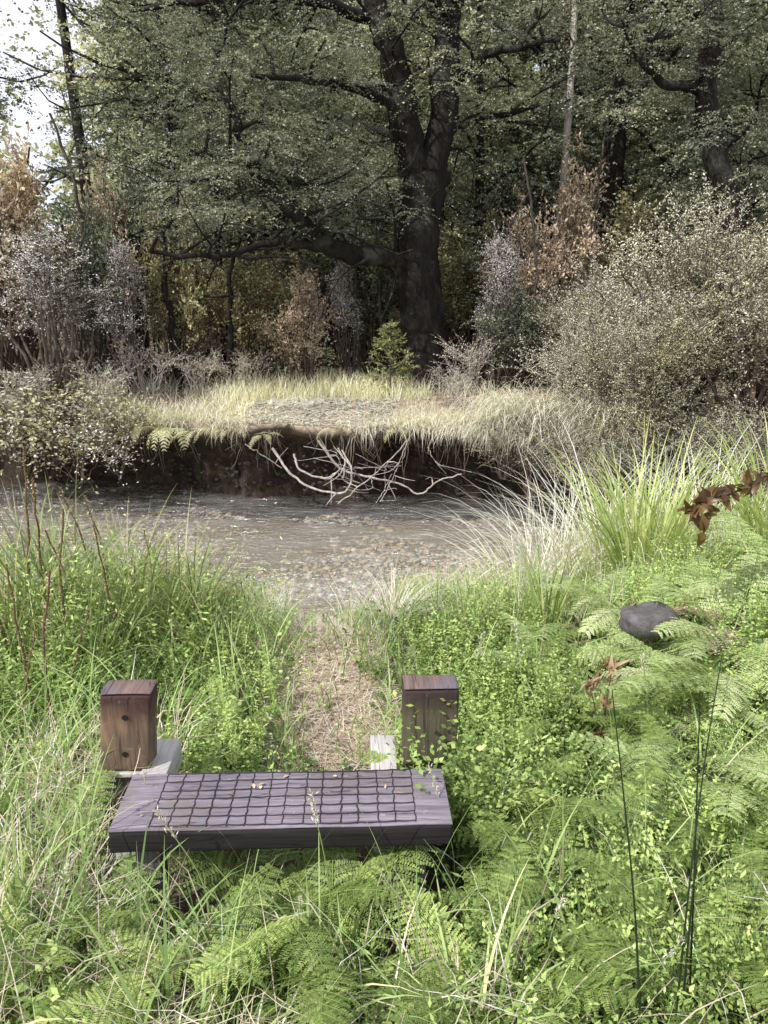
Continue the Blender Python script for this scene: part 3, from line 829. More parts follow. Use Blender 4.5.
place_tree(KA, 640, 17.0, 4.0, 1.15, 'light green tree behind the tan bush')
place_tree(KC, 180, 11.3, 3.0, .8, 'short dark trunk under the long low limb, the left one of a pair')
place_tree(KC, 228, 11.0, 5.2, .72, 'thin crooked trunk under the long low limb, the right one of a pair')
place_tree(KB, 290, 15.0, 3.3, 1.05, 'dark leafy tree seen behind the low limb of the big tree')
place_tree(KA, 225, 15.5, .9, 1.0, 'yellowish green tree right of the white sky gap')
place_tree(KC, -110, 12.5, 1.4, 1.0, 'dark tree at the left edge behind the rusty shrub')
place_tree(KE, 380, 19.0, .2, .95, 'distant tree seen between the limbs of the big forked tree')
place_tree(KE, 600, 20.0, 2.5, .95, 'distant tree behind the slender white trunk')
place_tree(KE, 720, 19.5, 4.4, 1.2, 'distant tree behind the curved dark trunk')
place_tree(KA, 800, 12.5, 2.9, 1.1, 'leafy tree cut by the right edge behind the tan bush')
place_tree(KE, 220, 20.5, 3.6, 1.2, 'distant pale green tree behind the left limb of the big tree')
place_tree(KE, 480, 23.0, 5.6, .95, 'farthest tree right of the forked trunk')
place_tree(KC, 470, 12.2, 2.0, .85, 'small dark tree close behind the big forked trunk')
place_tree(KE, -260, 17, 5.0, 1.2, 'tree outside the left edge behind the bank')

G1 = 'leafy trees in the dense middle of the forest'
KS_ = Kind(make_tree('young_tree', '', 'tree', 4.2, .05, .08, 1.3, 30, M['beech2'], M['bark2'], (16, 16), (.036, .023), .5))
KT_ = Kind(make_tree('young_tree', '', 'tree', 5.0, .06, .10, 1.5, 32, M['dark'], M['bark'], (12, 12), (.05, .032), .5))
for i, (px, y) in enumerate(((225, 12.5), (330, 13.5), (480, 13.2), (540, 14.5), (620, 14.0), (690, 12.6), (215, 15.5), (250, 12.8), (410, 12.5), (730, 11.6), (300, 16.5), (385, 16), (580, 16.5), (270, 17.5), (450, 17), (680, 16.5))):
    place_tree(KS_ if i % 3 else KT_, px, y, i * 1.3, R.uniform(.85, 1.2), 'slim young beech with foliage down to the shrubs inside the forest', 'young trees inside the forest')
for i, (px, y, k_) in enumerate(((340, 14.2, KA), (430, 14.8, KB), (240, 17.5, KB), (540, 18, KA), (235, 18.5, KA), (610, 15.2, KB), (690, 18, KA), (260, 19.5, KE), (650, 21, KE), (420, 21.5, KE), (760, 16.5, KB), (200, 14.0, KA), (780, 21, KE)  )):
    place_tree(k_, px, y, i * 2.1, R.uniform(.95, 1.2), 'leafy tree in the crowded middle of the forest with its trunk mostly hidden', G1)

place_tree(KC, -85, 13.0, 2.6, 1.1, 'dark leafy tree at the top left corner beside the white sky gap')
place_tree(KD, 560, 13.5, 4.2, (.45, .45, 1.0), 'very slim pale trunk right behind the slender white one', 'pale trunks')
place_tree(KD, 690, 13.2, 1.2, (.45, .45, 1.0), 'very slim pale trunk left of the curved dark tree', 'pale trunks')
# far wood that reads as one mass
fw = MB(); n = 3400
x = R.uniform(-30, 30, n); y = R.uniform(23, 32, n)
hmax = 8.4 + 2.2 * np.sin(x * .9) * np.sin(x * .37 + 1) - 8.5 * np.exp(-((x / y + .41) / .065) ** 2)
z = 1.0 + R.uniform(0, 1, n) * hmax
sprays(fw, np.stack([x, y, z], 1), R.uniform(.8, 1.5, n), 10, 9, .24, .17, .5, nj=2.0)
o = fw.build('far_wood', M['far']); tag(o, 'dense far wood closing the view behind the trees', 'wood', kind='stuff')

# ------------------------------------------------------------------ shrubs
def make_shrub(name, label, cat, h, spread, nst, ntw, m, ls, leafmat, woodmat, droop=.15, tw=(.12, .3), base=.02, tbase=.5, upw=1.0, group=None, wr=.0028, lowleaf=.25):
    root = thing(name, label, cat, group=group)
    wd = MB(); lf = MB(); O = []; D = []; Tt = []
    for s_ in range(nst):
        a = R.uniform(0, 2 * PI); e = R.uniform(.15, 1.0)
        tip = np.array([math.cos(a) * spread * e, math.sin(a) * spread * e, h * R.uniform(.65, 1.05) * (1.05 - .35 * e)])
        b0 = np.array([math.cos(a) * .08 * spread, math.sin(a) * .08 * spread, -.08])
        mid = b0 * .5 + tip * .5 + np.array([0, 0, .12 * h * upw]) + R.normal(0, .06 * h, 3)
        P = smooth_path([b0, mid, tip], 5, .015 * h)
        tube(wd, P, np.linspace(base, .004, len(P)), 5, cap=False)
        st = .45 + R.normal(0, .18)
        for k in range(ntw):
            t = lowleaf + (1 - lowleaf) * R.uniform(0, 1) ** .8
            i = t * (len(P) - 1); i0 = int(min(i, len(P) - 2)); p = P[i0] + (P[i0 + 1] - P[i0]) * (i - i0)
            dd = norm(P[i0 + 1] - P[i0]) * .6 + norm(np.array([R.normal(), R.normal(), R.normal(.35, .6)])) * .8
            O.append(p); D.append(dd); Tt.append(st + tbase - .5)
            # second-order twig
            if R.uniform() < .6:
                L1 = R.uniform(*tw); O.append(p + norm(dd) * L1 * .6); D.append(norm(dd) + R.normal(0, .6, 3)); Tt.append(st + tbase - .5)
    O = np.array(O); D = np.array(D)
    twig_leaves(lf, O, D, R.uniform(tw[0], tw[1], len(O)), m, ls[0], ls[1], np.array(Tt), droop=droop, spread=.55, njit=.8, tj=.18, wood=wd, wr=wr)
    wd.build('stems', woodmat, root); lf.build('foliage', leafmat, root)
    return root

def place(kind, px, y, rz, s, label, group=None, far=True, dz=0.0, tilt=(0, 0)):
    x = X_at(px, y, .4); z = float(far_h(x, y) if far else near_h(x, y)) - .02 + dz
    return kind.place((x, y, z), rz, s, label, group, tilt)

# big tan bush, right of the stream
ST = Kind(make_shrub('tan_bush', '', 'bush', 1.75, 1.0, 30, 44, 15, (.024, .009), M['tangreen'], M['twig'], .12, (.14, .46)))
SU = Kind(make_shrub('tan_bush', '', 'bush', 1.5, .95, 28, 42, 15, (.024, .009), M['tan'], M['twig'], .12, (.14, .46)))
G = 'tan small leaved bushes right of the stream'
place(ST, 665, 7.5, .4, (1.2, 1.1, 1.16), 'large pale tan bush with fine leaves filling the right bank', G)
place(SU, 745, 7.1, 2.0, (1.15, 1.1, 1.15), 'tan bush cut by the right edge, below the curved dark trunk', G)
place(SU, 590, 7.35, 3.6, .8, 'lower tan bush leaning over the end of the cut bank', G)
place(ST, 655, 6.75, 5.0, .72, 'small tan bush low in front of the large pale one', G)
place(ST, 790, 8.6, 1.2, 1.15, 'tan bush standing behind at the right edge', G)
place(SU, 600, 8.9, .9, .85, 'tan bush behind, between the bank end and the forest', G)

place(SU, 590, 6.9, 2.7, .62, 'small tan bush spilling over the right end of the cut bank', G, dz=-.62)
place(ST, 655, 6.7, 4.2, .7, 'tan bush spilling down to the water behind the tussocks', G, dz=-.65)
place(SU, 735, 6.6, .8, .7, 'tan bush low over the bank near the right edge', G, dz=-.65)
place(SU, 505, 7.33, 1.9, (.5, .4, .42), 'little tan bush hanging over the cut bank at its right end', G, dz=-.36)
place(ST, 535, 7.2, 3.0, (.55, .45, .5), 'tan bush trailing to the water where the stream narrows', G, dz=-.5)
# understorey shrubs in the forest edge
SBR = Kind(make_shrub('brown_shrub', '', 'shrub', 1.8, .75, 16, 34, 10, (.045, .024), M['brown'], M['twig'], .2, (.14, .36)))
SRU = Kind(make_shrub('rusty_shrub', '', 'shrub', 2.3, .8, 18, 38, 10, (.05, .028), M['rust'], M['twig'], .25, (.14, .36)))
SOL = Kind(make_shrub('olive_shrub', '', 'shrub', 1.7, .8, 16, 36, 10, (.042, .024), M['olive'], M['twig'], .2, (.14, .36)))
SDK = Kind(make_shrub('dark_shrub', '', 'shrub', 2.0, .9, 18, 36, 10, (.05, .03), M['dark'], M['twig'], .2, (.16, .4)))
SLI = Kind(make_shrub('lichen_shrub', '', 'shrub', 2.0, .42, 16, 42, 9, (.022, .010), M['lichen'], M['twig'], .25, (.08, .26), lowleaf=.45))
SPK = Kind(make_shrub('twiggy_shrub', '', 'shrub', 1.0, .6, 11, 16, 5, (.026, .012), M['pinkgrey'], M['deadwood'], .1, (.12, .34), base=.009, wr=.0032))
G2 = 'shrubs of the forest edge'
place(SRU, 4, 8.8, .3, (.95, .95, 1.5), 'tall rusty leaved shrub at the left edge of the forest', G2)
place(SRU, -20, 8.6, 1.7, .8, 'low rusty shrub cut by the left edge', G2)
place(SRU, 32, 9.6, 4.1, 1.0, 'rust brown shrub behind the pale lichened one', G2)
place(SLI, 66, 8.3, .6, (1.2, 1.2, 1.0), 'pale grey lichen covered shrub with rounded top at left', G2)
place(SBR, 305, 9.3, .9, (.6, .6, .8), 'yellowish brown shrub left of the big forked trunk', G2)
place(SBR, 118, 9.7, 2.2, (.7, .7, 1.35), 'brown shrub right of the pale lichened one', G2)
place(SOL, 255, 10.0, 3.1, (.8, .8, .95), 'olive shrub in the opening under the low limb', G2)
place(SDK, 365, 10.9, 4.4, (.8, .8, 1.1), 'dark leafy shrub close left of the big forked trunk', G2)
place(SBR, 520, 9.9, 5.3, (.75, .8, 1.2), 'brown shrub between the big trunk and the tan bush', G2)
place(SBR, 562, 10.3, 1.3, (.9, .9, 1.5), 'brown leaved shrub below the slender white trunk', G2)
place(SOL, 470, 11.2, .2, 1.15, 'olive green shrub right behind the big forked trunk', G2)
place(SDK, 150, 10.2, .7, (.9, .9, 1.3), 'dark leafy shrub under the trees at left', G2)
place(SDK, 510, 9.3, 2.9, .6, 'small dark shrub in the shade beside the cut bank grass', G2)
place(SDK, 20, 10.8, 5.1, 1.2, 'tall dark shrub behind the rusty ones at left', G2)
place(SDK, 330, 12.0, 1.1, 1.0, 'dark shrub deep in the shade behind the yellowish brown one', G2)
place(SDK, 660, 10.9, 3.8, 1.2, 'dark green shrub above and behind the tan bush', G2)
place(SOL, 620, 11.0, 4.9, 1.3, 'olive shrub rising behind the tan bush', G2)
place(SBR, 210, 10.3, 5.9, (.55, .6, .9), 'brown twiggy shrub between the pair of thin trunks', G2)
place(SPK, 150, 8.65, .3, (.7, .7, .8), 'bleached pinkish twiggy shrub on the bank at left centre', 'bleached twiggy shrubs')
place(SPK, 470, 8.9, 1.9, (.7, .7, .8), 'bare grey twiggy shrub right of the big trunk', 'bleached twiggy shrubs')
place(SPK, 200, 9.1, 3.3, .6, 'bleached twiggy shrub behind the sunny grass of the bank', 'bleached twiggy shrubs')
place(SPK, 240, 9.2, 4.6, .6, 'small pale twiggy shrub beside the olive opening', 'bleached twiggy shrubs')
place(SPK, 450, 8.2, 5.5, .5, 'small dry twig bush on the lip of the cut bank', 'bleached twiggy shrubs')
place(SPK, 40, 8.05, 2.2, .6, 'bleached twiggy shrub at the left end of the bank above the brambles', 'bleached twiggy shrubs')
place(SPK, 105, 8.1, 5.9, .7, 'dry twig bush below the pale lichened shrub', 'bleached twiggy shrubs')
place(SOL, 185, 9.7, .4, (.7, .7, 1.2), 'slim olive shrub left of the pair of thin trunks', G2)
place(SDK, 100, 9.2, 2.4, (.55, .55, 1.1), 'slim dark shrub beside the pale lichened one', G2)
place(SLI, 130, 9.0, 3.3, (.7, .7, .9), 'slender lichen grey shrub right of the rounded pale one', G2)
place(SLI, 345, 9.9, 5.1, (.5, .5, .8), 'thin grey shrub between the yellowish brown one and the big trunk', G2)
place(SLI, 495, 9.4, 1.1, (.7, .7, .95), 'thin grey shrub right of the big trunk above the bare twigs', G2)
GQ = 'dead poles and thin trunks at the forest edge'
for i, (px, y, h, lean, r, lab) in enumerate(((30, 9.0, 2.6, .12, .022, 'thin dead pole among the rusty shrubs at the left edge'), (105, 9.3, 3.0, -.1, .03, 'thin dead trunk right of the pale lichened shrub'), (130, 9.6, 2.2, .3, .02, 'leaning dead pole between the lichened shrub and the twiggy one'),
        (178, 9.4, 2.0, -.05, .05, 'stout short dead trunk under the end of the long low limb'), (226, 9.5, 1.75, .14, .045, 'crooked dark trunk under the long low limb'), (352, 9.9, 2.6, .05, .022, 'slim pole just left of the big trunk'), (384, 10.4, 2.8, -.08, .03, 'grey pole close behind the big trunk at its left'),
        (488, 9.6, 2.4, .2, .02, 'leaning grey pole right of the big trunk'), (540, 9.4, 2.6, -.12, .025, 'dead pole between the big trunk and the tan bush'), (575, 9.8, 3.2, .06, .022, 'slim pole behind the left side of the tan bush'), (72, 8.9, 2.0, .25, .018, 'thin leaning stick in front of the rusty shrubs'))):
    x = X_at(px, y, .8); mb = MB()
    q = smooth_path([[0, 0, -.1], [lean * h * .3, 0, h * .35], [lean * h * .45 + R.normal(0, .05), 0, h * .7], [lean * h + R.normal(0, .05), R.normal(0, .1), h]], 5, .012)
    tube(mb, q, np.linspace(r, r * .45, len(q)), 7, lump=.08)
    for _ in range(5):
        k = R.integers(6, len(q)); a = R.uniform(0, 2 * PI); L = R.uniform(.2, .6)
        d = np.array([math.cos(a), math.sin(a), R.uniform(-.2, .8)])
        tube(mb, smooth_path([q[k - 1], q[k - 1] + d * L * .5, q[k - 1] + d * L + [0, 0, R.normal(0, .08)]], 3), np.linspace(r * .3, .003, 7), 4, cap=False)
    o = mb.build('dead_tree', M['bark2'] if i not in (3, 4) else M['bark'], smooth=True, loc=(x, y, float(far_h(x, y)))); tag(o, lab, 'dead tree', GQ)
# leafy bramble on the left part of the cut bank
SBM = Kind(make_shrub('bramble', '', 'shrub', .6, .75, 11, 9, 5, (.05, .028), M['paleleaf'], M['twig'], .45, (.15, .5), base=.006, upw=1.4))
SGB = Kind(make_shrub('bramble', '', 'shrub', .5, .55, 10, 8, 5, (.045, .026), M['ferngrey'], M['twig'], .45, (.15, .48), base=.006, upw=1.4))
G3 = 'brambles on the left end of the far bank'
for k_, (kk, px, y, s, dz, lab) in enumerate((
        (SBM, 20, 7.95, (1.2, 1, .62), -.05, 'pale leaved bramble at the left edge of the far bank'),
        (SGB, 62, 7.9, (1.2, 1, .7), -.05, 'thin greyish green bramble below the lichened shrub'),
        (SBM, 95, 7.75, (1.0, .8, .55), -.2, 'pale leaved bramble hanging down the bank beside the dark hollow'),
        (SGB, 5, 7.9, (1.1, 1, .8), -.35, 'greyish green bramble low on the bank at the left edge'),
        (SGB, 50, 7.75, .9, -.4, 'bramble trailing almost to the water at left'),
        (SGB, 75, 7.7, .9, -.55, 'sparse grey green bramble at the water line at left'),
        (SBM, 15, 7.7, .9, -.6, 'pale bramble at the water line by the left edge'),
        (SBM, 115, 7.65, .6, -.45, 'little pale bramble inside the left end of the dark hollow'),
        (SGB, 125, 7.9, .7, -.12, 'small bramble above the left end of the dark hollow'))):
    place(kk, px, y, k_ * 1.3, s, lab, G3, dz=dz)

# young conifer-like sapling below the big trunk
root = thing('sapling', 'young bright green bushy sapling at the foot of the big forked trunk', 'sapling', (X_at(390, 8.9, .5), 8.9, float(far_h(X_at(390, 8.9, .5), 8.9)) - .03))
wd = MB(); lf = MB(); O = []; D = []; Ls = []
tube(wd, [[0, 0, -.05], [.01, 0, .3], [0, .01, .86]], [.012, .009, .003], 6)
for i in range(60):
    t = R.uniform(.08, 1); a = R.uniform(0, 2 * PI)
    O.append([0, 0, t * .84]); D.append([math.cos(a), math.sin(a), .4]); Ls.append(.40 * (1.05 - t) * R.uniform(.6, 1.15) + .06)
O = np.array(O); D = norm(np.array(D)); Ls = np.array(Ls)
twig_leaves(lf, O, D, Ls, 26, .04, .012, R.uniform(.35, .8, 60), .1, .5, .7, .15, wood=wd)
O2 = O + D * (Ls * .55)[:, None]; D2 = D + R.normal(0, .5, D.shape)
twig_leaves(lf, O2, D2, Ls * .6, 18, .04, .012, R.uniform(.35, .8, 60), .1, .5, .7, .15, wood=wd)
wd.build('stem', M['twig'], root); lf.build('foliage', M['sap'], root)

# ------------------------------------------------------------------ ferns
def frond(length, width, arch=1.1, lift=.95, npin=17, npl=12, tb=.5, gap=.10, curl=0.0):
    """a twice-divided frond growing along +x from the origin"""
    mb = MB()
    ts = np.linspace(0, 1, 26)
    ang = lift - arch * ts ** 1.3
    dx = np.cos(ang); dz = np.sin(ang)
    px = np.concatenate([[0], np.cumsum((dx[1:] + dx[:-1]) / 2)]) * length / 25; pz = np.concatenate([[0], np.cumsum((dz[1:] + dz[:-1]) / 2)]) * length / 25
    pyy = curl * length * ts ** 2
    rach = np.stack([px, pyy, pz], 1)
    tube(mb, rach[::2], np.linspace(.0028, .0008, len(rach[::2])), 4, tint=.35, cap=False)
    t = np.linspace(gap + .15, .985, npin)
    Pn = np.stack([np.interp(t, ts, rach[:, i]) for i in range(3)], 1)
    T = norm(np.stack([np.interp(t, ts, np.gradient(rach[:, i])) for i in range(3)], 1))
    Wp = width * np.clip(1.15 - t, 0, 1) ** .85 * np.minimum(1, .55 + (t - gap) * 2.2) * R.uniform(.8, 1.12, npin)
    allP = []; allD = []; allN = []; allL = []; allW = []; allT = []
    for sd in (1, -1):
        S = np.cross(T, [0, 0, 1.0]); S = norm(S) * sd
        U = norm(np.cross(S * sd, T))
        pd = norm(S * .9 + T * .42 + np.array([0, 0, -.05]) + R.normal(0, .05, S.shape))
        u = np.linspace(.06, 1, npl)
        for k in range(npin):
            Lp = Wp[k]
            q = Pn[k] + pd[k] * (u * Lp)[:, None] + np.array([0, 0, -1.]) * (Lp * .22 * u ** 2)[:, None]
            perp = norm(np.cross(U[k], pd[k]))
            ll = np.minimum(length * .8 / npin * .82, Lp * .3) * np.clip(1.1 - u, .12, 1) ** .7 + .001
            for s2 in (1, -1):
                allP.append(q); allD.append(np.repeat((perp * s2 * .85 + pd[k] * .5)[None], npl, 0) + R.normal(0, .08, (npl, 3)))
                allN.append(np.repeat(U[k][None], npl, 0) + R.normal(0, .15, (npl, 3)))
                allL.append(ll); allW.append(np.full(npl, Lp / npl * .78 + .001)); allT.append(np.clip(tb + R.normal(0, .14) + R.normal(0, .07, npl), 0, 1))
        A = Pn; B = Pn + pd * Wp[:, None]; B[:, 2] -= .22 * Wp
        Mm = Pn + pd * Wp[:, None] * .5; Mm[:, 2] -= .055 * Wp
        sticks(mb, A, Mm, .0011, .0008, .4); sticks(mb, Mm, B, .0008, .0003, .4)
    leaves(mb, np.concatenate(allP), np.concatenate(allD), np.concatenate(allN), np.concatenate(allL), np.concatenate(allW), np.concatenate(allT))
    return mb

def make_fern(label, mat, nf, length, width, lift=(.75, 1.25), arch=(.9, 1.5), name='fern', npin=17, npl=12):
    root = thing(name, label, 'fern')
    a0 = R.uniform(0, 6)
    for k in range(nf):
        L = length * R.uniform(.7, 1.1)
        m = frond(L, width * L / length, R.uniform(*arch), R.uniform(*lift), npin, npl, R.uniform(.15, .8), curl=R.uniform(-.1, .1))
        f = m.build('frond', mat, root)
        f.rotation_euler = (R.normal(0, .12), R.normal(0, .06), a0 + k * 2 * PI / nf + R.uniform(-.35, .35))
    return root

FA = Kind(make_fern('', M['fern'], 6, .42, .13))
FB = Kind(make_fern('', M['fern'], 5, .34, .11))
FC = Kind(make_fern('', M['fernpale'], 6, .48, .14, (.55, 1.2), (.8, 1.6)))
FE = Kind(make_fern('', M['fernpale'], 4, .55, .15, (.3, .9), (.7, 1.3)))
FD = Kind(make_fern('', M['ferngrey'], 5, .42, .11, (.2, .7), (1.4, 2.2), npin=10, npl=8))
def fern(kind, px, py, z, rz, s, label, group):
    """stands the fern where its base line of sight meets height z"""
    a = math.atan((py - 512.0) / FPX) + PITCH
    y = (CAMH - z) / math.tan(a); x = X_at(px, y, z)
    kind.place((x, y, float(near_h(x, y)) + .0), rz, s, label, group)
GF = 'green ferns in the undergrowth'
fern(FA, 262, 890, .18, .2, 1.21, 'feathery green fern in front of the left half of the bench', GF)
fern(FB, 185, 965, .12, 1.2, 0.91, 'small fern below the left front leg of the bench', GF)
fern(FA, 335, 940, .16, 2.1, 1.26, 'feathery green fern in front of the right half of the bench', GF)
fern(FB, 330, 965, .12, 3.0, 0.91, 'fern low in front of the middle of the bench', GF)
fern(FB, 60, 985, .12, 4.2, 1.11, 'fern in the bottom left corner', GF)
fern(FA, 110, 945, .12, 5.1, 0.96, 'fern left of the bench, in front of the dry grass', GF)
fern(FB, 20, 925, .15, .9, 1.01, 'fern at the left edge level with the bench', GF)
fern(FB, 432, 790, .2, 2.6, 0.96, 'fern growing up against the right stub post', GF)
fern(FB, 478, 740, .2, 1.4, 1.01, 'fern just right of the right stub post', GF)
fern(FA, 500, 810, .2, .5, 0.91, 'fern between the right post and the dark rushes', GF)
fern(FB, 232, 720, .12, 3.7, 0.91, 'fern in the green patch left of the path', GF)
fern(FB, 215, 745, .12, 3.1, 0.81, 'small fern behind the bench beside the left post', GF)
fern(FA, 740, 820, .25, 4.0, 1.01, 'fern at the right edge right of the dark rushes', GF)
fern(FA, 700, 760, .3, 5.5, 1.01, 'fern behind the dark rushes near the right edge', GF)
fern(FB, 650, 770, .2, 2.8, 1.01, 'small fern between the two sets of dark rushes', GF)
fern(FA, 760, 920, .2, 1.7, 1.01, 'fern in the lower right corner', GF)
fern(FB, 570, 690, .2, .1, 1.01, 'fern left of the withered brown flower head', GF)
fern(FA, 520, 655, .2, 1.8, 1.01, 'fern below the sword leaved clump', GF)
fern(FB, 640, 690, .25, 4.9, 1.01, 'fern right of the withered brown flower head', GF)
fern(FB, 15, 770, .2, 5.9, 1.01, 'fern at the left edge beside the stub post', GF)
fern(FA, 478, 800, .22, .9, 1.26, 'tall fern masking the right stub post', GF)
fern(FB, 300, 925, .16, 2.2, 1.21, 'fern under the front edge of the seat, left of the middle', GF)
fern(FA, 505, 975, .15, 5.0, 1.01, 'fern at the bottom, to the right of the right front leg of the bench', GF)
fern(FA, 540, 880, .25, 2.4, 1.11, 'fern left of the lone dark rush stem', GF)
fern(FA, 590, 830, .25, 4.4, 1.11, 'fern behind the lone dark rush stem', GF)
fern(FB, 480, 960, .2, .6, 1.21, 'fern at the bottom right of the middle', GF)
fern(FA, 35, 860, .2, 4.9, 1.11, 'fern in the pale grass left of the bench', GF)
fern(FB, 175, 990, .15, 2.0, 1.21, 'fern at the bottom edge left of the middle', GF)
fern(FA, 720, 960, .2, 3.6, 1.21, 'fern right of the foot of the rushes', GF)
FB.place((.235, 2.03, .05), 4.4, 1.2, 'fern pressed against the front of the right stub post', GF)
GP = 'pale sunlit ferns on the right'
fern(FC, 725, 645, .35, 2.6, 1.26, 'big pale sunlit fern right of the dark stone', GP)
fern(FE, 770, 640, .45, 3.1, 1.39, 'pale arching fern cut by the right edge', GP)
fern(FC, 640, 575, .4, 2.2, 1.26, 'pale fern below the tall lime grass', GP)
fern(FE, 590, 590, .3, 3.6, 1.07, 'pale fern left of the dark stone', GP)
fern(FC, 755, 720, .35, 2.9, 1.20, 'pale fern low at the right edge', GP)
fern(FE, 700, 580, .5, 3.9, 1.14, 'pale fern under the brown leaved branch', GP)
fern(FE, 765, 540, .55, 1.2, 1.26, 'pale fern at the right edge above the brown leaved branch', GP)
fern(FC, 725, 455, .62, 4.6, 1.26, 'pale fern at the right edge below the tan bush', GP)
fern(FC, 560, 640, .25, 5.3, 1.01, 'pale fern right of the sword leaved clump', GP)
fern(FE, 680, 690, .3, .6, 1.14, 'pale fern above the rotten log', GP)
FG = Kind(make_fern('', M['brown'], 5, .45, .12, (.2, .8), (.9, 1.6), npin=15, npl=8))
GB2 = 'dead brown ferns on the right slope'
for px, py, z, rz, sc_, lab in ((740, 690, .3, 2.0, 1.0, 'dead brown fern beside the rotten log'), (690, 720, .25, .6, .9, 'dead brown fern left of the rotten log'), (625, 650, .3, 3.9, .9, 'dead brown fern below the dark stone'), (760, 600, .45, 5.0, 1.0, 'dead brown fern at the right edge under the pale ferns'), (585, 740, .2, 1.5, .8, 'dead brown fern around the withered flower heads')):
    fern(FG, px, py, z, rz, sc_, lab, GB2)
for i, (px, py, z, sc_, lab) in enumerate(((625, 545, .45, 1.1, 'pale fern behind the dark stone, under the lime grass'), (675, 610, .4, 1.0, 'pale fern right beside the dark stone'), (735, 590, .5, 1.2, 'tall pale fern between the dark stone and the right edge'), (600, 655, .3, .8, 'pale fern just above the withered flower heads'), (700, 690, .35, 1.0, 'pale fern above the tips of the dark rushes'), (765, 760, .35, 1.1, 'pale fern low at the right edge by the rushes'), (700, 655, .35, .9, 'pale fern just right of the dark stone, low'), (745, 650, .42, 1.1, 'pale fern leaning out over the rotten log'))):
    fern(FE if i % 2 else FC, px, py, z, i * 1.9 + 2.2, sc_ * 1.1, lab, GP)
# dry ferns hanging off the far bank
GH = 'ferns hanging off the far bank'
for k_, (kk, px, dy, dz, rz, s, lab) in enumerate((
        (FD, 128, -.02, -.1, -1.6, .9, 'pale fern hanging over the left end of the dark hollow'),
        (FD, 150, -.03, -.06, -1.3, .85, 'greyish fern left of the bright pale frond'),
        (FD, 195, -.02, -.08, -1.9, .85, 'greyish fern right of the bright pale frond'),
        (FD, 112, .1, -.02, -1.1, .9, 'greyish fern at the top of the bank, leftmost of the hanging ferns'),
        (FD, 265, .02, -.1, -1.2, .6, 'tiny fern on the lip above the leftmost bare branch'), (FD, 335, .02, -.03, -1.8, .55, 'tiny fern on the lip above the middle of the bare branches'), (FD, 400, .02, -.04, -1.4, .6, 'tiny fern on the lip right of the middle of the bare branches'),
        (FD, 20, .0, -.1, -1.5, 1.0, 'greyish fern drooping at the left edge of the far bank'), (FD, 48, -.05, -.2, -1.8, 1.0, 'greyish fern drooping among the brambles, second from the left edge'), (FD, 80, .0, -.08, -1.2, 1.1, 'greyish fern drooping at the right of the brambles'),
        (FD, 140, .02, -.02, -1.9, 1.0, 'greyish fern drooping above the bright pale fronds'), (FD, 100, -.05, -.2, -1.4, .9, 'greyish fern hanging low between bramble and dark hollow'), (FD, 232, .0, -.06, -2.1, .8, 'greyish fern drooping left of the first bare branch'),
        (FD, 215, .02, -.04, -1.5, .7, 'small fern on the lip left of the bare branches'))):
    x = X_at(px, 7.6, .3); y = float(lip(x)) + dy - .14
    kk.place((x, y, .44 + dz), rz, s, lab, GH)
root = thing('fern', 'bright pale broad fern fronds hanging over the dark hollow', 'fern', (X_at(168, 7.6, .3), float(lip(X_at(168, 7.6, .3))) - .2, .36))
for a in (-2.5, -1.0, -1.7, -2.1):
    m = frond(.40, .12, 2.0, .35, 10, 9, .92, gap=.0); f = m.build('frond', M['fernpale'], root); f.rotation_euler = (0, 0, a)

# ------------------------------------------------------------------ bare branches caught under the bank
GB = 'bleached bare branches against the cut bank'
def bank_branch(label, pts_, r0, r1, twigs=0, off=-.12):
    W_ = []
    for px, py, o_ in pts_:
        y = float(lip(X_at(px, 7.4, 0))) + off + o_
        W_.append(pt(px, py, y))
    W_ = np.array(W_); base = W_[0].copy()
    mb = MB(); q = smooth_path(W_ - base, 6, .004); tube(mb, q, np.linspace(r0 * .68, r1 * .6, len(q)), 7, lump=.12)
    for _ in range(twigs):
        i = R.integers(3, len(q) - 2); d = norm(np.array([R.normal(), R.normal(-.2, .3), R.normal(0, .7)])); L = R.uniform(.12, .32)
        p2 = smooth_path([q[i], q[i] + d * L * .5 + R.normal(0, .015, 3), q[i] + d * L + R.normal(0, .04, 3)], 4)
        tube(mb, p2, np.linspace(r1 * .8, .002, len(p2)), 5, cap=False)
    o = mb.build('bare_branch', M['deadwood'], smooth=True, loc=base); tag(o, label, 'branch', GB)
bank_branch('long bleached branch sweeping low across the dark bank from left', [(272, 448, 0), (290, 472, -.05), (312, 488, -.1), (345, 492, -.12), (352, 470, -.1), (342, 450, -.02)], .020, .013, 3)
bank_branch('pale branch arching right along the middle of the dark bank', [(318, 440, .02), (340, 468, -.04), (370, 477, -.08), (400, 484, -.1), (420, 494, -.1), (436, 482, -.06), (462, 474, 0)], .019, .010, 4)
bank_branch('short hooked pale branch below the lip left of centre', [(294, 454, 0), (300, 470, -.05), (325, 478, -.08), (341, 468, -.08)], .018, .010, 2, off=-.16)
bank_branch('straight thin grey branch leaning up to the right', [(338, 504, -.3), (362, 484, -.25), (392, 458, -.15), (418, 428, .02)], .008, .009, 3, off=-.16)
bank_branch('thin branch rising beside the leaning one toward the lip', [(380, 502, -.25), (392, 480, -.2), (402, 455, -.1), (410, 436, 0)], .006, .006, 3, off=-.2)
bank_branch('thin dark branch sloping down from the lip at far left', [(245, 444, .05), (262, 455, 0), (282, 468, -.06)], .010, .006, 1)
bank_branch('pale branch standing upright left of the arching one', [(343, 478, -.06), (345, 462, -.05), (338, 448, 0)], .014, .011, 1, off=-.18)
bank_branch('thin twig bent toward the hanging dead grass at right', [(428, 447, .02), (434, 460, -.04), (446, 474, -.06)], .006, .004, 2)
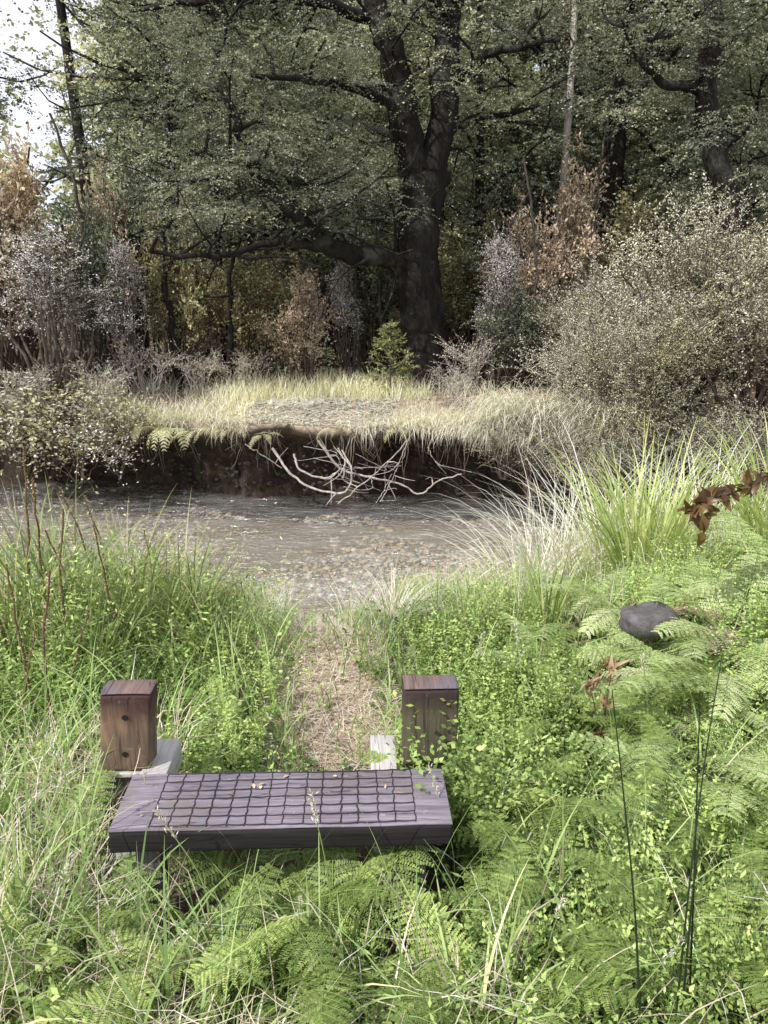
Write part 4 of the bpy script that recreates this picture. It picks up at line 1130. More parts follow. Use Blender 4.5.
bank_branch('twiggy pale branch end touching the water', [(392, 474, -.1), (385, 488, -.15), (376, 503, -.25)], .008, .004, 4, off=-.2)
bank_branch('faint twig across the back of the dark hollow', [(350, 468, .05), (385, 466, .05), (402, 462, .04)], .006, .004, 1, off=-.05)
for i in range(5):
    a = R.uniform(285, 440); b_ = R.uniform(445, 478)
    bank_branch('thin pale twig tangled among the larger bare branches of the cut bank', [(a, b_, R.uniform(-.05, .1)), (a + R.normal(0, 22), b_ + R.uniform(6, 18), R.uniform(-.15, .05)), (a + R.normal(0, 45), b_ + R.uniform(4, 26), R.uniform(-.22, 0))], .005, .0035, 1)
# hanging roots of the bank
GR = 'fine roots hanging from the lip of the far bank'
kr = []
for p in range(3):
    mb = MB()
    for s_ in range(5):
        a = np.array([R.normal(0, .05), R.normal(0, .02), 0]); L = R.uniform(.15, .4)
        q = smooth_path([a, a + [R.normal(0, .03), -.03, -L * .5], a + [R.normal(0, .07), R.normal(-.02, .04), -L]], 4, .004)
        tube(mb, q, np.linspace(.005, .0015, len(q)), 4, cap=False)
    o = mb.build('hanging_roots', M['root']); tag(o, '', 'roots', GR); kr.append(Kind(o))
for i in range(40):
    x = R.uniform(-2.6, 1.3); kr[i % 3].place((x, float(lip(x)) - .01, .37), R.uniform(0, .6), R.uniform(.7, 1.5), 'thin brown roots dangling from the lip of the dark far bank', GR)

# ------------------------------------------------------------------ grasses and ground cover (stuff)
def scat(n, x0, x1, y0, y1): return R.uniform(x0, x1, n), R.uniform(y0, y1, n)
def near_xyz(x, y): return np.stack([x, y, near_h(x, y)], 1)
def far_xyz(x, y): return np.stack([x, y, far_h(x, y)], 1)
def fov(x, y, m=1.15): return np.abs(x) < (y * .53 + .42) * m + .25

# meadow grass on the near bank
gm = MB()
n = 34000
x, y = scat(n, -2.9, 2.9, .95, 5.3)
k = fov(x, y) & ~on_bench(x, y, .015) & ~(on_path(x, y) & (R.uniform(0, 1, n) < .86)) & (y < shore(x) + .05)
dens = .25 + .55 * (np.sin(x * 3.1 + 1) * np.sin(y * 2.7) > -.2) + .4 * (x < -.2)
k &= R.uniform(0, 1, n) < np.clip(dens, 0, 1) * np.where(y > 2.3, .7, 1) * np.where(x > .22, .55, 1) * np.where((y < 1.72) & (x > -.9), .42, 1)
x, y = x[k], y[k]; n = len(x)
L = R.lognormal(-1.35, .38, n).clip(.08, .62); L *= np.where((x > -.75) & (x < .2) & (y > 1.9) & (y < 2.5), .45, 1)
L *= np.where(((np.abs(x + .643) < .075) | (np.abs(x - .078) < .075)) & (y > 1.25) & (y < 1.76), .4, 1)
L *= np.where((np.abs(x + .4) < .6) & (y > 3.7), .5, 1)
L *= np.where((y < BY0) & (y > 1.3) & (x < .3) & (x > -.8), .95, 1)
blades(gm, near_xyz(x, y), R.uniform(0, 2 * PI, n), L, R.uniform(.0028, .0065, n), R.uniform(.02, .5, n), R.uniform(.2, 1.9, n), np.clip(R.normal(.45, .2, n), 0, 1), 5)
# shore grass, finer and yellower
x, y = scat(6500, -1.7, 1.6, 3.7, 5.3); k = (y < shore(x) + .06) & ~((np.abs(x - path_c(y)) < .16)); x, y = x[k], y[k]; n = len(x)
blades(gm, near_xyz(x, y), R.uniform(0, 2 * PI, n), R.uniform(.10, .36, n) * np.where(np.abs(x + .45) < .55, .5, 1), R.uniform(.003, .006, n), R.uniform(.02, .45, n), R.uniform(.2, 1.5, n), np.clip(R.normal(.68, .17, n), 0, 1), 5)
# broad long blades in front of and around the bench
x, y = scat(190, -1.25, .5, 1.25, 1.70); n = len(x)
blades(gm, near_xyz(x, y), R.uniform(0, 2 * PI, n), R.uniform(.28, .55, n), R.uniform(.006, .011, n), R.uniform(.02, .3, n), R.uniform(.3, 2.0, n), np.clip(R.normal(.5, .2, n), 0, 1), 7)
x, y = scat(240, -1.7, -.7, 1.3, 2.6); k = ~on_bench(x, y, .02); x, y = x[k], y[k]; n = len(x)
blades(gm, near_xyz(x, y), R.uniform(0, 2 * PI, n), R.uniform(.3, .65, n), R.uniform(.005, .009, n), R.uniform(.02, .3, n), R.uniform(.2, 1.6, n), np.clip(R.normal(.55, .2, n), 0, 1), 7)
x, y = scat(150, .2, 1.9, 1.2, 2.4); n = len(x)
blades(gm, near_xyz(x, y), R.uniform(0, 2 * PI, n), R.uniform(.2, .5, n), R.uniform(.004, .009, n), R.uniform(.02, .5, n), R.uniform(.3, 2.0, n), np.clip(R.normal(.5, .2, n), 0, 1), 7)
o = gm.build('grass', M['grass']); tag(o, 'long green grass growing around the bench and down to the stream', 'grass', kind='stuff')

# low leafy herbs
hb = MB()
def herbs(n, x0, x1, y0, y1, hh, mask=None, tb=.5, ll=.0165, asp=.6):
    keep = lambda x, y: np.where((x > .8) & (y > 2.2), R.uniform(0, 1, len(x)) < .38, True) & ~(on_path(x, y) & (ll > .017))
    x, y = scat(n, x0, x1, y0, y1)
    k = fov(x, y) & ~on_bench(x, y, .03) & (y < shore(x) - .15)
    if mask is not None: k &= mask(x, y)
    k &= keep(x, y)
    x, y = x[k], y[k]; n = len(x)
    clump = .5 + .5 * np.sin(x * 6.3 + np.sin(y * 5) * 1.7) * np.sin(y * 5.7 + 1 + np.sin(x * 4))
    kk = R.uniform(0, 1, n) < .35 + .75 * clump; x, y, clump = x[kk], y[kk], clump[kk]; n = len(x)
    lg = ((np.abs(x + .643) < .075) | (np.abs(x - .078) < .075)) & (y > 1.25) & (y < 1.76)
    h = np.where(lg, .35, 1) * hh * R.uniform(.45, 1.15, n) * (.4 + .85 * clump)
    B = near_xyz(x, y); D = np.stack([R.normal(0, .38, n), R.normal(0, .38, n), np.ones(n)], 1)
    D = norm(D); O = B + D * (h * .15)[:, None]
    twig_leaves(hb, O, D, h, 16, ll, ll * asp, tb - .38 + .62 * clump + .16 * np.sin(x * 2.3 + 2) * np.sin(y * 2.9) + R.normal(0, .10, n), droop=.12, spread=.75, njit=.45, tj=.14, tmin=.25)  # darker tint in hollows puts shade between clumps into colour; patches vary too
    sticks(hb, B, B + D * h[:, None] * .95, .0012, .0006, .3)
herbs(8400, -.1, 2.6, 1.0, 3.2, .24, lambda x, y: (x > .12) | (y < 1.68))
herbs(3600, .02, 2.4, 2.4, 4.3, .28, lambda x, y: x > path_c(y) + .3 + .06 * np.sin(y * 9))
herbs(1500, -1.5, -.3, 2.1, 3.9, .25, lambda x, y: x < path_c(y) - .26 + .06 * np.sin(y * 9))
herbs(2400, -2.4, -.8, 1.1, 3.4, .22, None, .45)
herbs(1000, -.95, .3, 1.15, 1.68, .17, None, .45)
herbs(1500, -3.2, -.75, 2.8, 4.7, .42, None, .5, .024)
herbs(700, -3.0, -.75, 2.6, 4.6, .5, None, .6, .034, .25)
herbs(500, .1, 1.4, 3.3, 4.7, .32, None, .6)
herbs(260, -.6, .1, 2.25, 2.6, .10, None, .45, .016)
herbs(110, -.7, .05, 2.6, 4.2, .10, None, .5, .016)
n = 90; x = np.concatenate([R.uniform(.09, .30, 60), R.uniform(.25, .36, 30)]); y = np.concatenate([R.uniform(2.0, 2.07, 60), R.uniform(2.0, 2.2, 30)])
B = near_xyz(x, y); D = norm(np.stack([R.normal(0, .2, n), R.normal(-.1, .15, n), np.ones(n)], 1)); h = R.uniform(.25, .52, n)
twig_leaves(hb, B + D * .1, D, h, 16, .022, .014, R.normal(.5, .15, n), droop=.1, spread=.75, njit=.45, tj=.14, tmin=.2)
herbs(700, -2.2, 2.4, 1.05, 4.0, .18, None, .36, .036)
herbs(450, -2.2, 2.4, 1.05, 4.0, .25, None, .5, .026)
herbs(1800, -2.2, 2.4, 1.05, 4.0, .28, None, .5, .030, .2)
herbs(600, .1, 1.3, 1.05, 2.8, .32, None, .6, .019, .45)
o = hb.build('ground_cover', M['herb']); tag(o, 'bright green small leaved herbs carpeting the ground right and left of the bench', 'ground cover', kind='stuff')

# straw and dead grass
sw = MB()
x, y = scat(14000, -1.4, .6, 2.05, 5.1); k = (np.abs(x - path_c(y)) < .34 + .06 * np.sin(y * 6)) & ~on_bench(x, y, .02); x, y = x[k], y[k]; n = len(x)
B = near_xyz(x, y); B[:, 2] += R.uniform(0, .02, n)
blades(sw, B, R.uniform(0, 2 * PI, n), R.uniform(.04, .2, n), R.uniform(.0018, .0042, n), R.uniform(1.2, 1.6, n), R.uniform(-.1, .3, n), np.clip(R.normal(.5, .25, n), 0, 1), 3)
x, y = scat(900, -1.0, .35, 1.05, 1.55); n = len(x)
B = near_xyz(x, y); B[:, 2] += R.uniform(0, .10, n)
blades(sw, B, R.uniform(0, 2 * PI, n), R.uniform(.12, .45, n), R.uniform(.002, .005, n), R.uniform(.3, 1.5, n), R.uniform(.2, 1.4, n), np.clip(R.normal(.45, .22, n), 0, 1), 5, kink=.9)
x, y = scat(1500, -1.35, -.72, 1.5, 2.5); k = ~on_bench(x, y, .02); x, y = x[k], y[k]; n = len(x)
B = near_xyz(x, y); B[:, 2] += R.uniform(0, .12, n)
blades(sw, B, R.uniform(0, 2 * PI, n), R.uniform(.12, .42, n), R.uniform(.002, .005, n), R.uniform(.2, 1.5, n), R.uniform(.2, 1.4, n), np.clip(R.normal(.5, .22, n), 0, 1), 5, kink=.9)
x, y = scat(260, .25, 2.0, 1.05, 2.2); n = len(x)
B = near_xyz(x, y); B[:, 2] += R.uniform(0, .16, n)
blades(sw, B, R.uniform(0, 2 * PI, n), R.uniform(.12, .4, n), R.uniform(.002, .005, n), R.uniform(.3, 1.4, n), R.uniform(.2, 1.4, n), np.clip(R.normal(.6, .22, n), 0, 1), 5, kink=.9)
x, y = scat(1300, -.7, 1.2, 3.5, 4.9); k = np.abs(x - path_c(y)) > .15; x, y = x[k], y[k]; n = len(x)
blades(sw, near_xyz(x, y), R.uniform(0, 2 * PI, n), R.uniform(.15, .45, n), R.uniform(.002, .004, n), R.uniform(.1, .8, n), R.uniform(.3, 1.5, n), np.clip(R.normal(.6, .2, n), 0, 1), 5)
x, y = scat(420, -1.6, 2.2, 1.1, 4.0); k = ~on_bench(x, y, .04); x, y = x[k], y[k]; n = len(x)
B = near_xyz(x, y); D = norm(np.stack([R.normal(0, .35, n), R.normal(0, .35, n), np.ones(n)], 1)); h = R.uniform(.15, .42, n)[:, None]
Mi = B + D * h * .5 + R.normal(0, .012, (n, 3)); sticks(sw, B, Mi, .0016, .0013, R.uniform(0, .5, n)); sticks(sw, Mi, Mi + (D + R.normal(0, .25, (n, 3))) * h * .5, .0013, .0006, R.uniform(0, .6, n))
o = sw.build('dry_grass', M['straw']); tag(o, 'dry straw and dead grass lying on the path and around the bench', 'dry grass', kind='stuff')

# far bank: pale dry grass on top, and dead grass hanging over the lip
fg = MB()
x = R.uniform(-4.5, 4, 15000); d = R.exponential(.55, 15000); y = lip(x) + d - .03
k = (d < 2.6) & (np.sin(x * 4.1 + d * 3) + np.sin(x * 2.3 - d * 5 + 1) + R.normal(0, .5, 15000) > -.35) & ~((np.abs(x + .75 - .3 * d) < .8) & (d < .95) & (R.uniform(0, 1, 15000) < .85)); x, y, d = x[k], y[k], d[k]; n = len(x)
blades(fg, far_xyz(x, y), R.uniform(0, 2 * PI, n), R.uniform(.06, .24, n) * np.where(d > .5, 1.2, .8), R.uniform(.004, .008, n), R.uniform(.05, .8, n), R.uniform(.2, 1.3, n), np.clip(R.normal(.62, .2, n), 0, 1), 3)
x = R.uniform(-1.9, .5, 2400); d = R.uniform(.8, 2.0, 2400); y = lip(x) + d; n = len(x)
blades(fg, far_xyz(x, y), R.uniform(0, 2 * PI, n), R.uniform(.1, .3, n), R.uniform(.005, .009, n), R.uniform(.05, .6, n), R.uniform(.2, 1.3, n), np.clip(R.normal(.55, .2, n), 0, 1), 4)
o = fg.build('bank_grass', M['bankgrass']); tag(o, 'sunny yellowish grass on top of the far bank', 'grass', kind='stuff')
hg = MB()
n = 5200; x = np.concatenate([R.normal(.95, .2, 1300), R.normal(0, .09, 1500) + R.choice([-3.1, -2.7, -2.2, -1.75, -1.55, -.15, .1, .35, .55, .7], 1500)]); n = len(x); y = lip(x) + R.normal(-.02, .05, n)
B = np.stack([x, y, .40 + R.uniform(-.06, .1, n)], 1)
blades(hg, B, R.normal(-PI / 2, .9, n), R.lognormal(-1.45, .4, n).clip(.08, .5), R.uniform(.0035, .007, n), R.uniform(.5, 1.3, n), R.uniform(1.2, 2.4, n), np.clip(R.normal(.5, .22, n), 0, 1), 5)
n = 4200; x = R.uniform(-4.5, 3.5, n); d = R.exponential(.5, n); k = ~((np.abs(x + .75) < .8) & (d < .8)) & (np.sin(x * 6) + np.sin(x * 2.7 + 2) > -.6); x, d = x[k], d[k]; n = len(x); y = lip(x) + d
blades(hg, far_xyz(x, y), R.uniform(0, 2 * PI, n), R.uniform(.08, .32, n), R.uniform(.003, .006, n), R.uniform(.1, 1.0, n), R.uniform(.2, 1.4, n), np.clip(R.normal(.5, .2, n), 0, 1), 4)
# shaggy tan tresses over the right end of the hollow
n = 1700; x = R.uniform(.95, 2.4, n); y = lip(x) + R.normal(.0, .12, n)
B = np.stack([x, y, .42 + R.uniform(-.15, .25, n)], 1)
blades(hg, B, R.normal(-PI * .62, .5, n), R.uniform(.3, .8, n), R.uniform(.0035, .007, n), R.uniform(.5, 1.1, n), R.uniform(.9, 1.9, n), np.clip(R.normal(.6, .2, n), 0, 1), 6)
n = 3200; x = R.uniform(-1.75, .15, n); d = R.uniform(.02, .95, n) ; k = np.abs(x + .75 - .3 * d) < .8 + R.normal(0, .1, n); x, d = x[k], d[k]; n = len(x)
B = far_xyz(x, lip(x) + d); B[:, 2] += R.uniform(.004, .02, n)
blades(hg, B, R.uniform(0, 2 * PI, n), R.uniform(.05, .2, n), R.uniform(.006, .016, n), R.uniform(1.35, 1.6, n), R.uniform(-.1, .2, n), np.clip(R.normal(.85, .15, n), 0, 1), 3)
o = hg.build('dead_grass', M['pinkgrass']); tag(o, 'pinkish dead grass hanging in tufts over the lip of the far bank', 'dead grass', kind='stuff')
# leaf litter of the forest floor
lt = MB(); n = 16000
x = R.uniform(-7, 7, n); y = lip(x) + R.uniform(.5, 7, n); P = far_xyz(x, y); P[:, 2] += .012
leaves(lt, P, R.normal(0, 1, (n, 3)) * [1, 1, .25], np.array([0, 0, 1.]) + R.normal(0, .4, (n, 3)), R.uniform(.03, .08, n), R.uniform(.02, .05, n), np.clip(R.normal(.5, .25, n), 0, 1))
n = 5000; x, y = scat(n, -1.2, .5, 2.1, 4.9); k = np.abs(x - path_c(y)) < .3; P = near_xyz(x[k], y[k]); P[:, 2] += .012; n = len(P)
leaves(lt, P, R.normal(0, 1, (n, 3)) * [1, 1, .25], np.array([0, 0, 1.]) + R.normal(0, .4, (n, 3)), R.uniform(.012, .03, n), R.uniform(.008, .016, n), np.clip(R.normal(.6, .25, n), 0, 1))
o = lt.build('leaf_litter', M['litter']); tag(o, 'brown leaf litter on the forest floor and the path', 'leaf litter', kind='stuff')

# ------------------------------------------------------------------ single plants on the near bank
def clump(name, cat, mat, n, L, W, lean, curl, tint, rad=.07, seg=8):
    mb = MB(); a = R.uniform(0, 2 * PI, n); r = rad * np.sqrt(R.uniform(0, 1, n))
    B = np.stack([np.cos(a) * r, np.sin(a) * r, np.full(n, -.02)], 1)
    blades(mb, B, a + R.normal(0, .5, n), R.uniform(L[0], L[1], n), R.uniform(W[0], W[1], n), R.uniform(lean[0], lean[1], n), R.uniform(curl[0], curl[1], n), np.clip(R.normal(tint, .2, n), 0, 1), seg)
    o = mb.build(name, mat); tag(o, '', cat); return Kind(o)
CS = clump('sedge_clump', 'sedge', M['reed'], 95, (.35, .9), (.006, .013), (.05, .6), (.4, 2.0), .5, .11)
CS2 = clump('sedge_clump', 'sedge', M['sedge'], 90, (.35, .8), (.005, .011), (.05, .7), (.5, 2.1), .6, .11)
GS = 'sedge clumps on the left of the near bank'
def near_at(kind, px, y, rz, s, label, group=None, dz=0.0, tilt=(0, 0)):
    x = X_at(px, y, .1); return kind.place((x, y, float(near_h(x, y)) + dz), rz, s, label, group, tilt)
for kk, px, y, rz, s, lab in (
        (CS, 60, 3.5, .2, 1.0, 'tall sedge clump among the brown stalks at left'),
        (CS2, 125, 3.6, 1.3, 1.0, 'sedge clump with yellowing blades behind the left stub post'),
        (CS, 185, 3.7, 2.2, .9, 'green sedge clump at the left edge of the path'),
        (CS2, 15, 3.2, 3.3, 1.0, 'sedge clump at the left edge behind the dry stalks'),
        (CS2, 215, 3.3, 4.1, .8, 'arching sedge clump just left of the worn path'),
        (CS, 95, 3.1, 5.0, .85, 'lower sedge clump above the left stub post'),
        (CS2, 160, 4.3, .8, .85, 'sedge clump by the water at left'),
        (CS, 35, 4.3, 5.6, .95, 'sedge clump farthest back at left by the water'),
        (CS, 120, 4.45, 1.7, .95, 'sedge clump in front of the water, right of the farthest one'),
        (CS2, 200, 4.4, .5, .8, 'sedge clump in front of the water near the path'),
        (CS, 150, 3.4, 2.6, .85, 'sedge clump behind and right of the left stub post'),
        (CS2, 80, 4.5, 3.8, 1.05, 'yellowing sedge clump before the brambles of the far bank'),
        (CS, 240, 4.0, 1.1, .55, 'little green sedge clump on the path side'),
        (CS2, 235, 4.2, 2.9, .6, 'small sedge clump beside the path near the water')):
    near_at(kk, px, y, rz, (s, s, s * (1.15 if px < 200 else 1.0)), lab, GS)
CT = clump('tussock', 'tussock', M['pinkgrass'], 240, (.5, .95), (.003, .006), (.1, .7), (.5, 1.9), .65, .1)
CL = clump('lime_grass_clump', 'grass clump', M['limegrass'], 170, (.4, .8), (.006, .012), (.03, .45), (.3, 1.4), .55, .12)
CF = clump('sword_leaf_clump', 'plant', M['limegrass'], 26, (.35, .6), (.010, .016), (.02, .35), (.1, .8), .25, .04)
GT = 'dry tussocks on the right of the near bank'
near_at(CT, 560, 4.75, .3, 1.45, 'tan tussock arching over the right end of the water', GT, .05)
near_at(CT, 530, 4.6, 1.6, 1.1, 'smaller tan tussock right beside the water', GT)
near_at(CT, 610, 4.9, 2.7, 1.65, 'tan tussock below the tan bush', GT, .1)
near_at(CT, 700, 4.8, 4.0, 1.65, 'tall pale tussock near the right edge', GT, .1)
near_at(CT, 392, 3.75, 2.2, .5, 'pinkish dry tussock leaning over the right side of the path', GT)
near_at(CT, 268, 3.9, 3.9, .38, 'small dry tussock at the left side of the path', GT)
near_at(CT, 440, 4.5, 5.0, .5, 'low dry tussock at the water in the middle', GT)
GL = 'lime green grass clumps on the right'
near_at(CL, 640, 4.4, .4, 1.5, 'tall bright lime grass clump right of the tussocks', GL, .05)
near_at(CL, 680, 4.6, 1.9, 1.45, 'lime grass clump under the brown leaved branch', GL, .05)
near_at(CL, 600, 4.5, 3.1, .85, 'lime grass clump between the tan tussocks', GL, .02)
near_at(CL, 745, 4.6, 4.3, 1.45, 'lime grass clump at the right edge', GL, .05)
near_at(CL, 470, 4.2, 5.2, .5, 'low lime grass clump near the water in the middle', GL)
near_at(CL, 500, 4.5, 1.0, .65, 'lime grass clump in front of the right end of the water', GL)
near_at(CT, 475, 4.4, 2.4, .55, 'dry tussock in front of the right half of the water', GT)
near_at(CL, 440, 4.35, 3.0, .55, 'lime grass clump in front of the middle of the water', GL)
near_at(CL, 415, 4.3, 2.2, .5, 'small lime grass clump right of the path end', GL)
near_at(CL, 775, 4.1, 2.6, 1.3, 'lime grass clump cut by the right edge below the tan bush', GL, .1)
near_at(CT, 750, 4.9, 5.3, 1.6, 'pale tussock at the right edge under the tan bush', GT, .1)
near_at(CT, 655, 5.0, .9, 1.5, 'tan tussock standing behind the lime grass', GT, .1)
near_at(CF, 548, 3.55, .3, 1.0, 'upright sword leaved clump with reddish edges beyond the right post', 'sword leaved clumps')
near_at(CF, 520, 3.7, 2.0, .7, 'small sword leaved clump left of the larger one', 'sword leaved clumps')
near_at(CF, 10, 1.65, 2.0, .8, 'sword leaved clump in the lower left', 'sword leaved clumps')

# dry dock stalks at left
def stalk(h):
    mb = MB(); P = smooth_path([[0, 0, -.05], [R.normal(0, .02), 0, h * .5], [R.normal(0, .06), R.normal(0, .03), h]], 5, .003)
    tube(mb, P, np.linspace(.0085, .004, len(P)), 5, cap=False)
    n = 130; t = R.uniform(.3, 1, n); i = t * (len(P) - 1); i0 = np.minimum(i.astype(int), len(P) - 2); q = P[i0] + (P[i0 + 1] - P[i0]) * (i - i0)[:, None]
    dd = R.normal(0, 1, (n, 3)); dd[:, 2] = np.abs(dd[:, 2])
    st = mb
    lf = MB(); leaves(lf, q, dd, R.normal(0, 1, (n, 3)), R.uniform(.008, .022, n), R.uniform(.005, .010, n), R.uniform(.2, .7, n))
    root = thing('dry_stalk', '', 'stalk'); st.build('stem', M['stalk'], root); lf.build('seed_head', M['brown'], root)
    return Kind(root)
KS = [stalk(.8), stalk(.7), stalk(.9)]
GD = 'dry brown stalks at left'
for i, (px, y, s, lab) in enumerate(((4, 3.3, 1.1, 'dry brown stalk nearest the left edge'), (14, 3.0, 1.0, 'second dry brown stalk from the left edge'), (38, 2.7, .8, 'dry brown stalk leaning over the green fern at left'),
        (55, 2.6, .9, 'tall dry brown stalk left of the stub post'), (68, 2.75, .75, 'dry stalk with orange base above the left stub post'), (50, 3.4, .95, 'dry stalk among the tall sedges'), (110, 3.9, .9, 'thin dry stalk standing before the water at left'),
        (150, 4.2, .8, 'thin dry stalk before the pale fronds of the far bank'), (28, 3.6, 1.0, 'dry stalk standing against the bank brambles at left'), (75, 3.2, .95, 'dry stalk between the two nearest sedge clumps'), (22, 2.5, .7, 'short dry stalk among the left ferns'),
        (130, 3.3, .8, 'dry stalk right above the left stub post'), (95, 4.1, .95, 'slim dry stalk by the water at left'),
        (85, 3.4, .9, 'dry stalk with a drooping seed head behind the left post'))):
    near_at(KS[i % 3], px, y, i * 1.1, s, lab, GD, tilt=(R.normal(0, .08), R.normal(0, .08)))

# dark wiry rushes bottom right
def px_line(name, label, pts_, r, mat, cat, group=None):
    W_ = np.array([pt(*q) for q in pts_]); base = W_[0].copy()
    mb = MB(); q = smooth_path(W_ - base, 6); tube(mb, q, np.linspace(r, r * .45, len(q)), 6)
    o = mb.build(name, mat, smooth=True, loc=base); return tag(o, label, cat, group)
GU = 'dark wiry rush stems at lower right'
px_line('rush_stem', 'lone dark rush stem left of the others at lower right', [(640, 1010, 1.30), (634, 900, 1.36), (622, 780, 1.44), (612, 690, 1.50)], .0027, M['rush'], 'rush', GU)
px_line('rush_stem', 'tallest dark rush stem, reaching up at far lower right', [(676, 1015, 1.28), (690, 880, 1.36), (705, 760, 1.46), (722, 655, 1.56)], .0027, M['rush'], 'rush', GU)
px_line('rush_stem', 'dark rush stem crossing the tallest one', [(690, 985, 1.36), (694, 880, 1.40), (698, 760, 1.46), (700, 690, 1.5)], .0026, M['rush'], 'rush', GU)
px_line('rush_stem', 'short dark rush stem between the taller ones', [(684, 990, 1.34), (692, 900, 1.38), (700, 836, 1.42)], .003, M['rush'], 'rush', GU)

# grass stalks with pale seed heads
GK = 'grass stalks with pale seed heads'
def seedstalk(h):
    mb = MB(); P = smooth_path([[0, 0, -.03], [R.normal(0, .015), 0, h * .5], [R.normal(0, .05), R.normal(0, .03), h]], 5)
    tube(mb, P, np.linspace(.0022, .0012, len(P)), 5, cap=False, tint=.6)
    root = thing('grass_stalk', '', 'grass stalk'); mb.build('stem', M['grass'], root)
    lf = MB(); n = 60; t = R.uniform(.82, 1, n); q = np.stack([np.interp(t * (len(P) - 1), np.arange(len(P)), P[:, i]) for i in range(3)], 1)
    leaves(lf, q + R.normal(0, .004, (n, 3)), np.array([0, 0, 1.]) + R.normal(0, .5, (n, 3)), R.normal(0, 1, (n, 3)), R.uniform(.008, .016, n), .003, R.uniform(.4, 1, n))
    lf.build('seed_head', M['straw'], root); return Kind(root)
KG = [seedstalk(.5), seedstalk(.6), seedstalk(.42)]
for i, (px, y, s, lab) in enumerate(((208, 1.62, 1.0, 'grass stalk rising in front of the left part of the seat'), (335, 1.6, .95, 'grass stalk in front of the middle of the seat'), (300, 1.5, .8, 'grass stalk below the middle of the seat'),
        (455, 1.85, .9, 'grass stalk beside the right end of the seat'), (98, 1.7, 1.1, 'grass stalk just left of the bench'), (60, 1.5, 1.0, 'grass stalk left of the bench near the left edge'), (470, 2.6, 1.0, 'grass stalk behind the right stub post'),
        (520, 2.4, 1.0, 'pale grass stalk right of the right stub post'), (545, 1.5, .9, 'grass stalk in the lower right herbs'), (270, 4.9, 1.1, 'green grass stalk before the water, left of the bare branches'), (235, 4.8, 1.0, 'grass stalk before the dark hollow'),
        (650, 2.5, 1.2, 'tall grass stalk right of the withered flower head'), (145, 1.35, .9, 'grass stalk at bottom left'), (600, 1.3, .8, 'grass stalk at the bottom right of centre'))):
    near_at(KG[i % 3], px, y, i * 1.7, s, lab, GK, tilt=(R.normal(0, .1), R.normal(0, .1)))

# brown leaved branch entering from the right edge
D2 = 3.1
P = np.array([pt(*q) for q in ((800, 452, D2 + .2), (762, 478, D2 + .05), (735, 492, D2), (708, 500, D2 - .05), (690, 516, D2 - .05))])
root = thing('dead_leaf_branch', 'branch with large reddish brown leaves reaching in from the right edge', 'branch', tuple(P[0]))
Q = smooth_path(P - P[0], 5, .003)
mb = MB(); tube(mb, Q, np.linspace(.007, .003, len(Q)), 6)
p2 = np.array([pt(*q) for q in ((706, 501, D2 - .05), (712, 512, D2 - .08), (704, 532, D2 - .1))]) - P[0]
tube(mb, smooth_path(p2, 4), .003, 5)
mb.build('stem', M['twig'], root)
lf = MB(); n = 60; i = R.uniform(2, len(Q) - 1, n); q = np.stack([np.interp(i, np.arange(len(Q)), Q[:, k]) for k in range(3)], 1)
q = np.vstack([q, np.repeat(p2[1:], 5, 0)]); n = len(q)
bigleaves(lf, q, np.array([-.35, -.3, .15]) + R.normal(0, .75, (n, 3)), np.array([0, -.6, .7]) + R.normal(0, .5, (n, 3)), R.uniform(.05, .10, n), R.uniform(.028, .048, n), R.uniform(.1, .9, n), .2, .7)
lf.build('leaves', M['redleaf'], root)

# withered brown flower heads
yw = 2.55; x0 = X_at(608, yw, .2); z0 = float(near_h(x0, yw))
root = thing('withered_plant', 'withered plant with curled brown flower heads and dead leaves right of the bench', 'dead plant', (x0, yw, z0))
mb = MB(); tops = []
for px, py in ((612, 668), (590, 686), (606, 705), (600, 735)):
    tp = np.array(pt(px, py, yw - .02)) - np.array([x0, yw, z0]); tops.append(tp)
    q = smooth_path([[0, 0, -.03], tp * .5 + [R.normal(0, .01), 0, .02], tp], 4); tube(mb, q, np.linspace(.0035, .002, len(q)), 5)
mb.build('stem', M['stalk'], root)
for tp in tops:
    lf = MB(); n = 13
    bigleaves(lf, np.repeat(tp[None], n, 0), np.array([0, 0, .3]) + R.normal(0, .7, (n, 3)), R.normal(0, 1, (n, 3)), R.uniform(.03, .055, n), R.uniform(.014, .026, n), R.uniform(.3, 1, n), .45, 2.2)
    lf.build('flower_head', M['deadleaf'], root)

# dark flat stone on the right slope and a few pale stones
import bmesh
def stone(name, label, loc, size, mat, cat='stone', rough=.16):
    bm = bmesh.new(); bmesh.ops.create_icosphere(bm, subdivisions=3, radius=1)
    ph = R.uniform(0, 6, 3)
    for v in bm.verts:
        c = v.co; k = 1 + .05 * math.sin(11 * c.x + 7 * c.y) * math.sin(9 * c.z + 8 * c.y) + rough * (math.sin(3 * c.x + ph[0]) * math.sin(2.5 * c.y + ph[1]) + .5 * math.sin(6 * c.z + 5 * c.x + ph[2]))
        c2 = c * k; c2.z = max(-.7, min(.62, c2.z))
        v.co = Vector((c2.x * size[0], c2.y * size[1], c2.z * size[2]))
    me = bpy.data.meshes.new(name); bm.to_mesh(me); bm.free()
    for p in me.polygons: p.use_smooth = True
    me.materials.append(mat); o = bpy.data.objects.new(name, me); COL.objects.link(o); o.location = loc; return tag(o, label, cat)
M['darkstone'] = bark_mat('dark_stone', (.06, .056, .06), (.17, .158, .168), (.13, .125, .115), 6, 1, .5)
xs_, ys_ = X_at(648, 3.1, .35), 3.1
stone('flat_stone', 'dark flat topped stone among the ferns on the right slope', (xs_, ys_, Z_at(612, ys_) - .035), (.125, .115, .075), M['darkstone'])
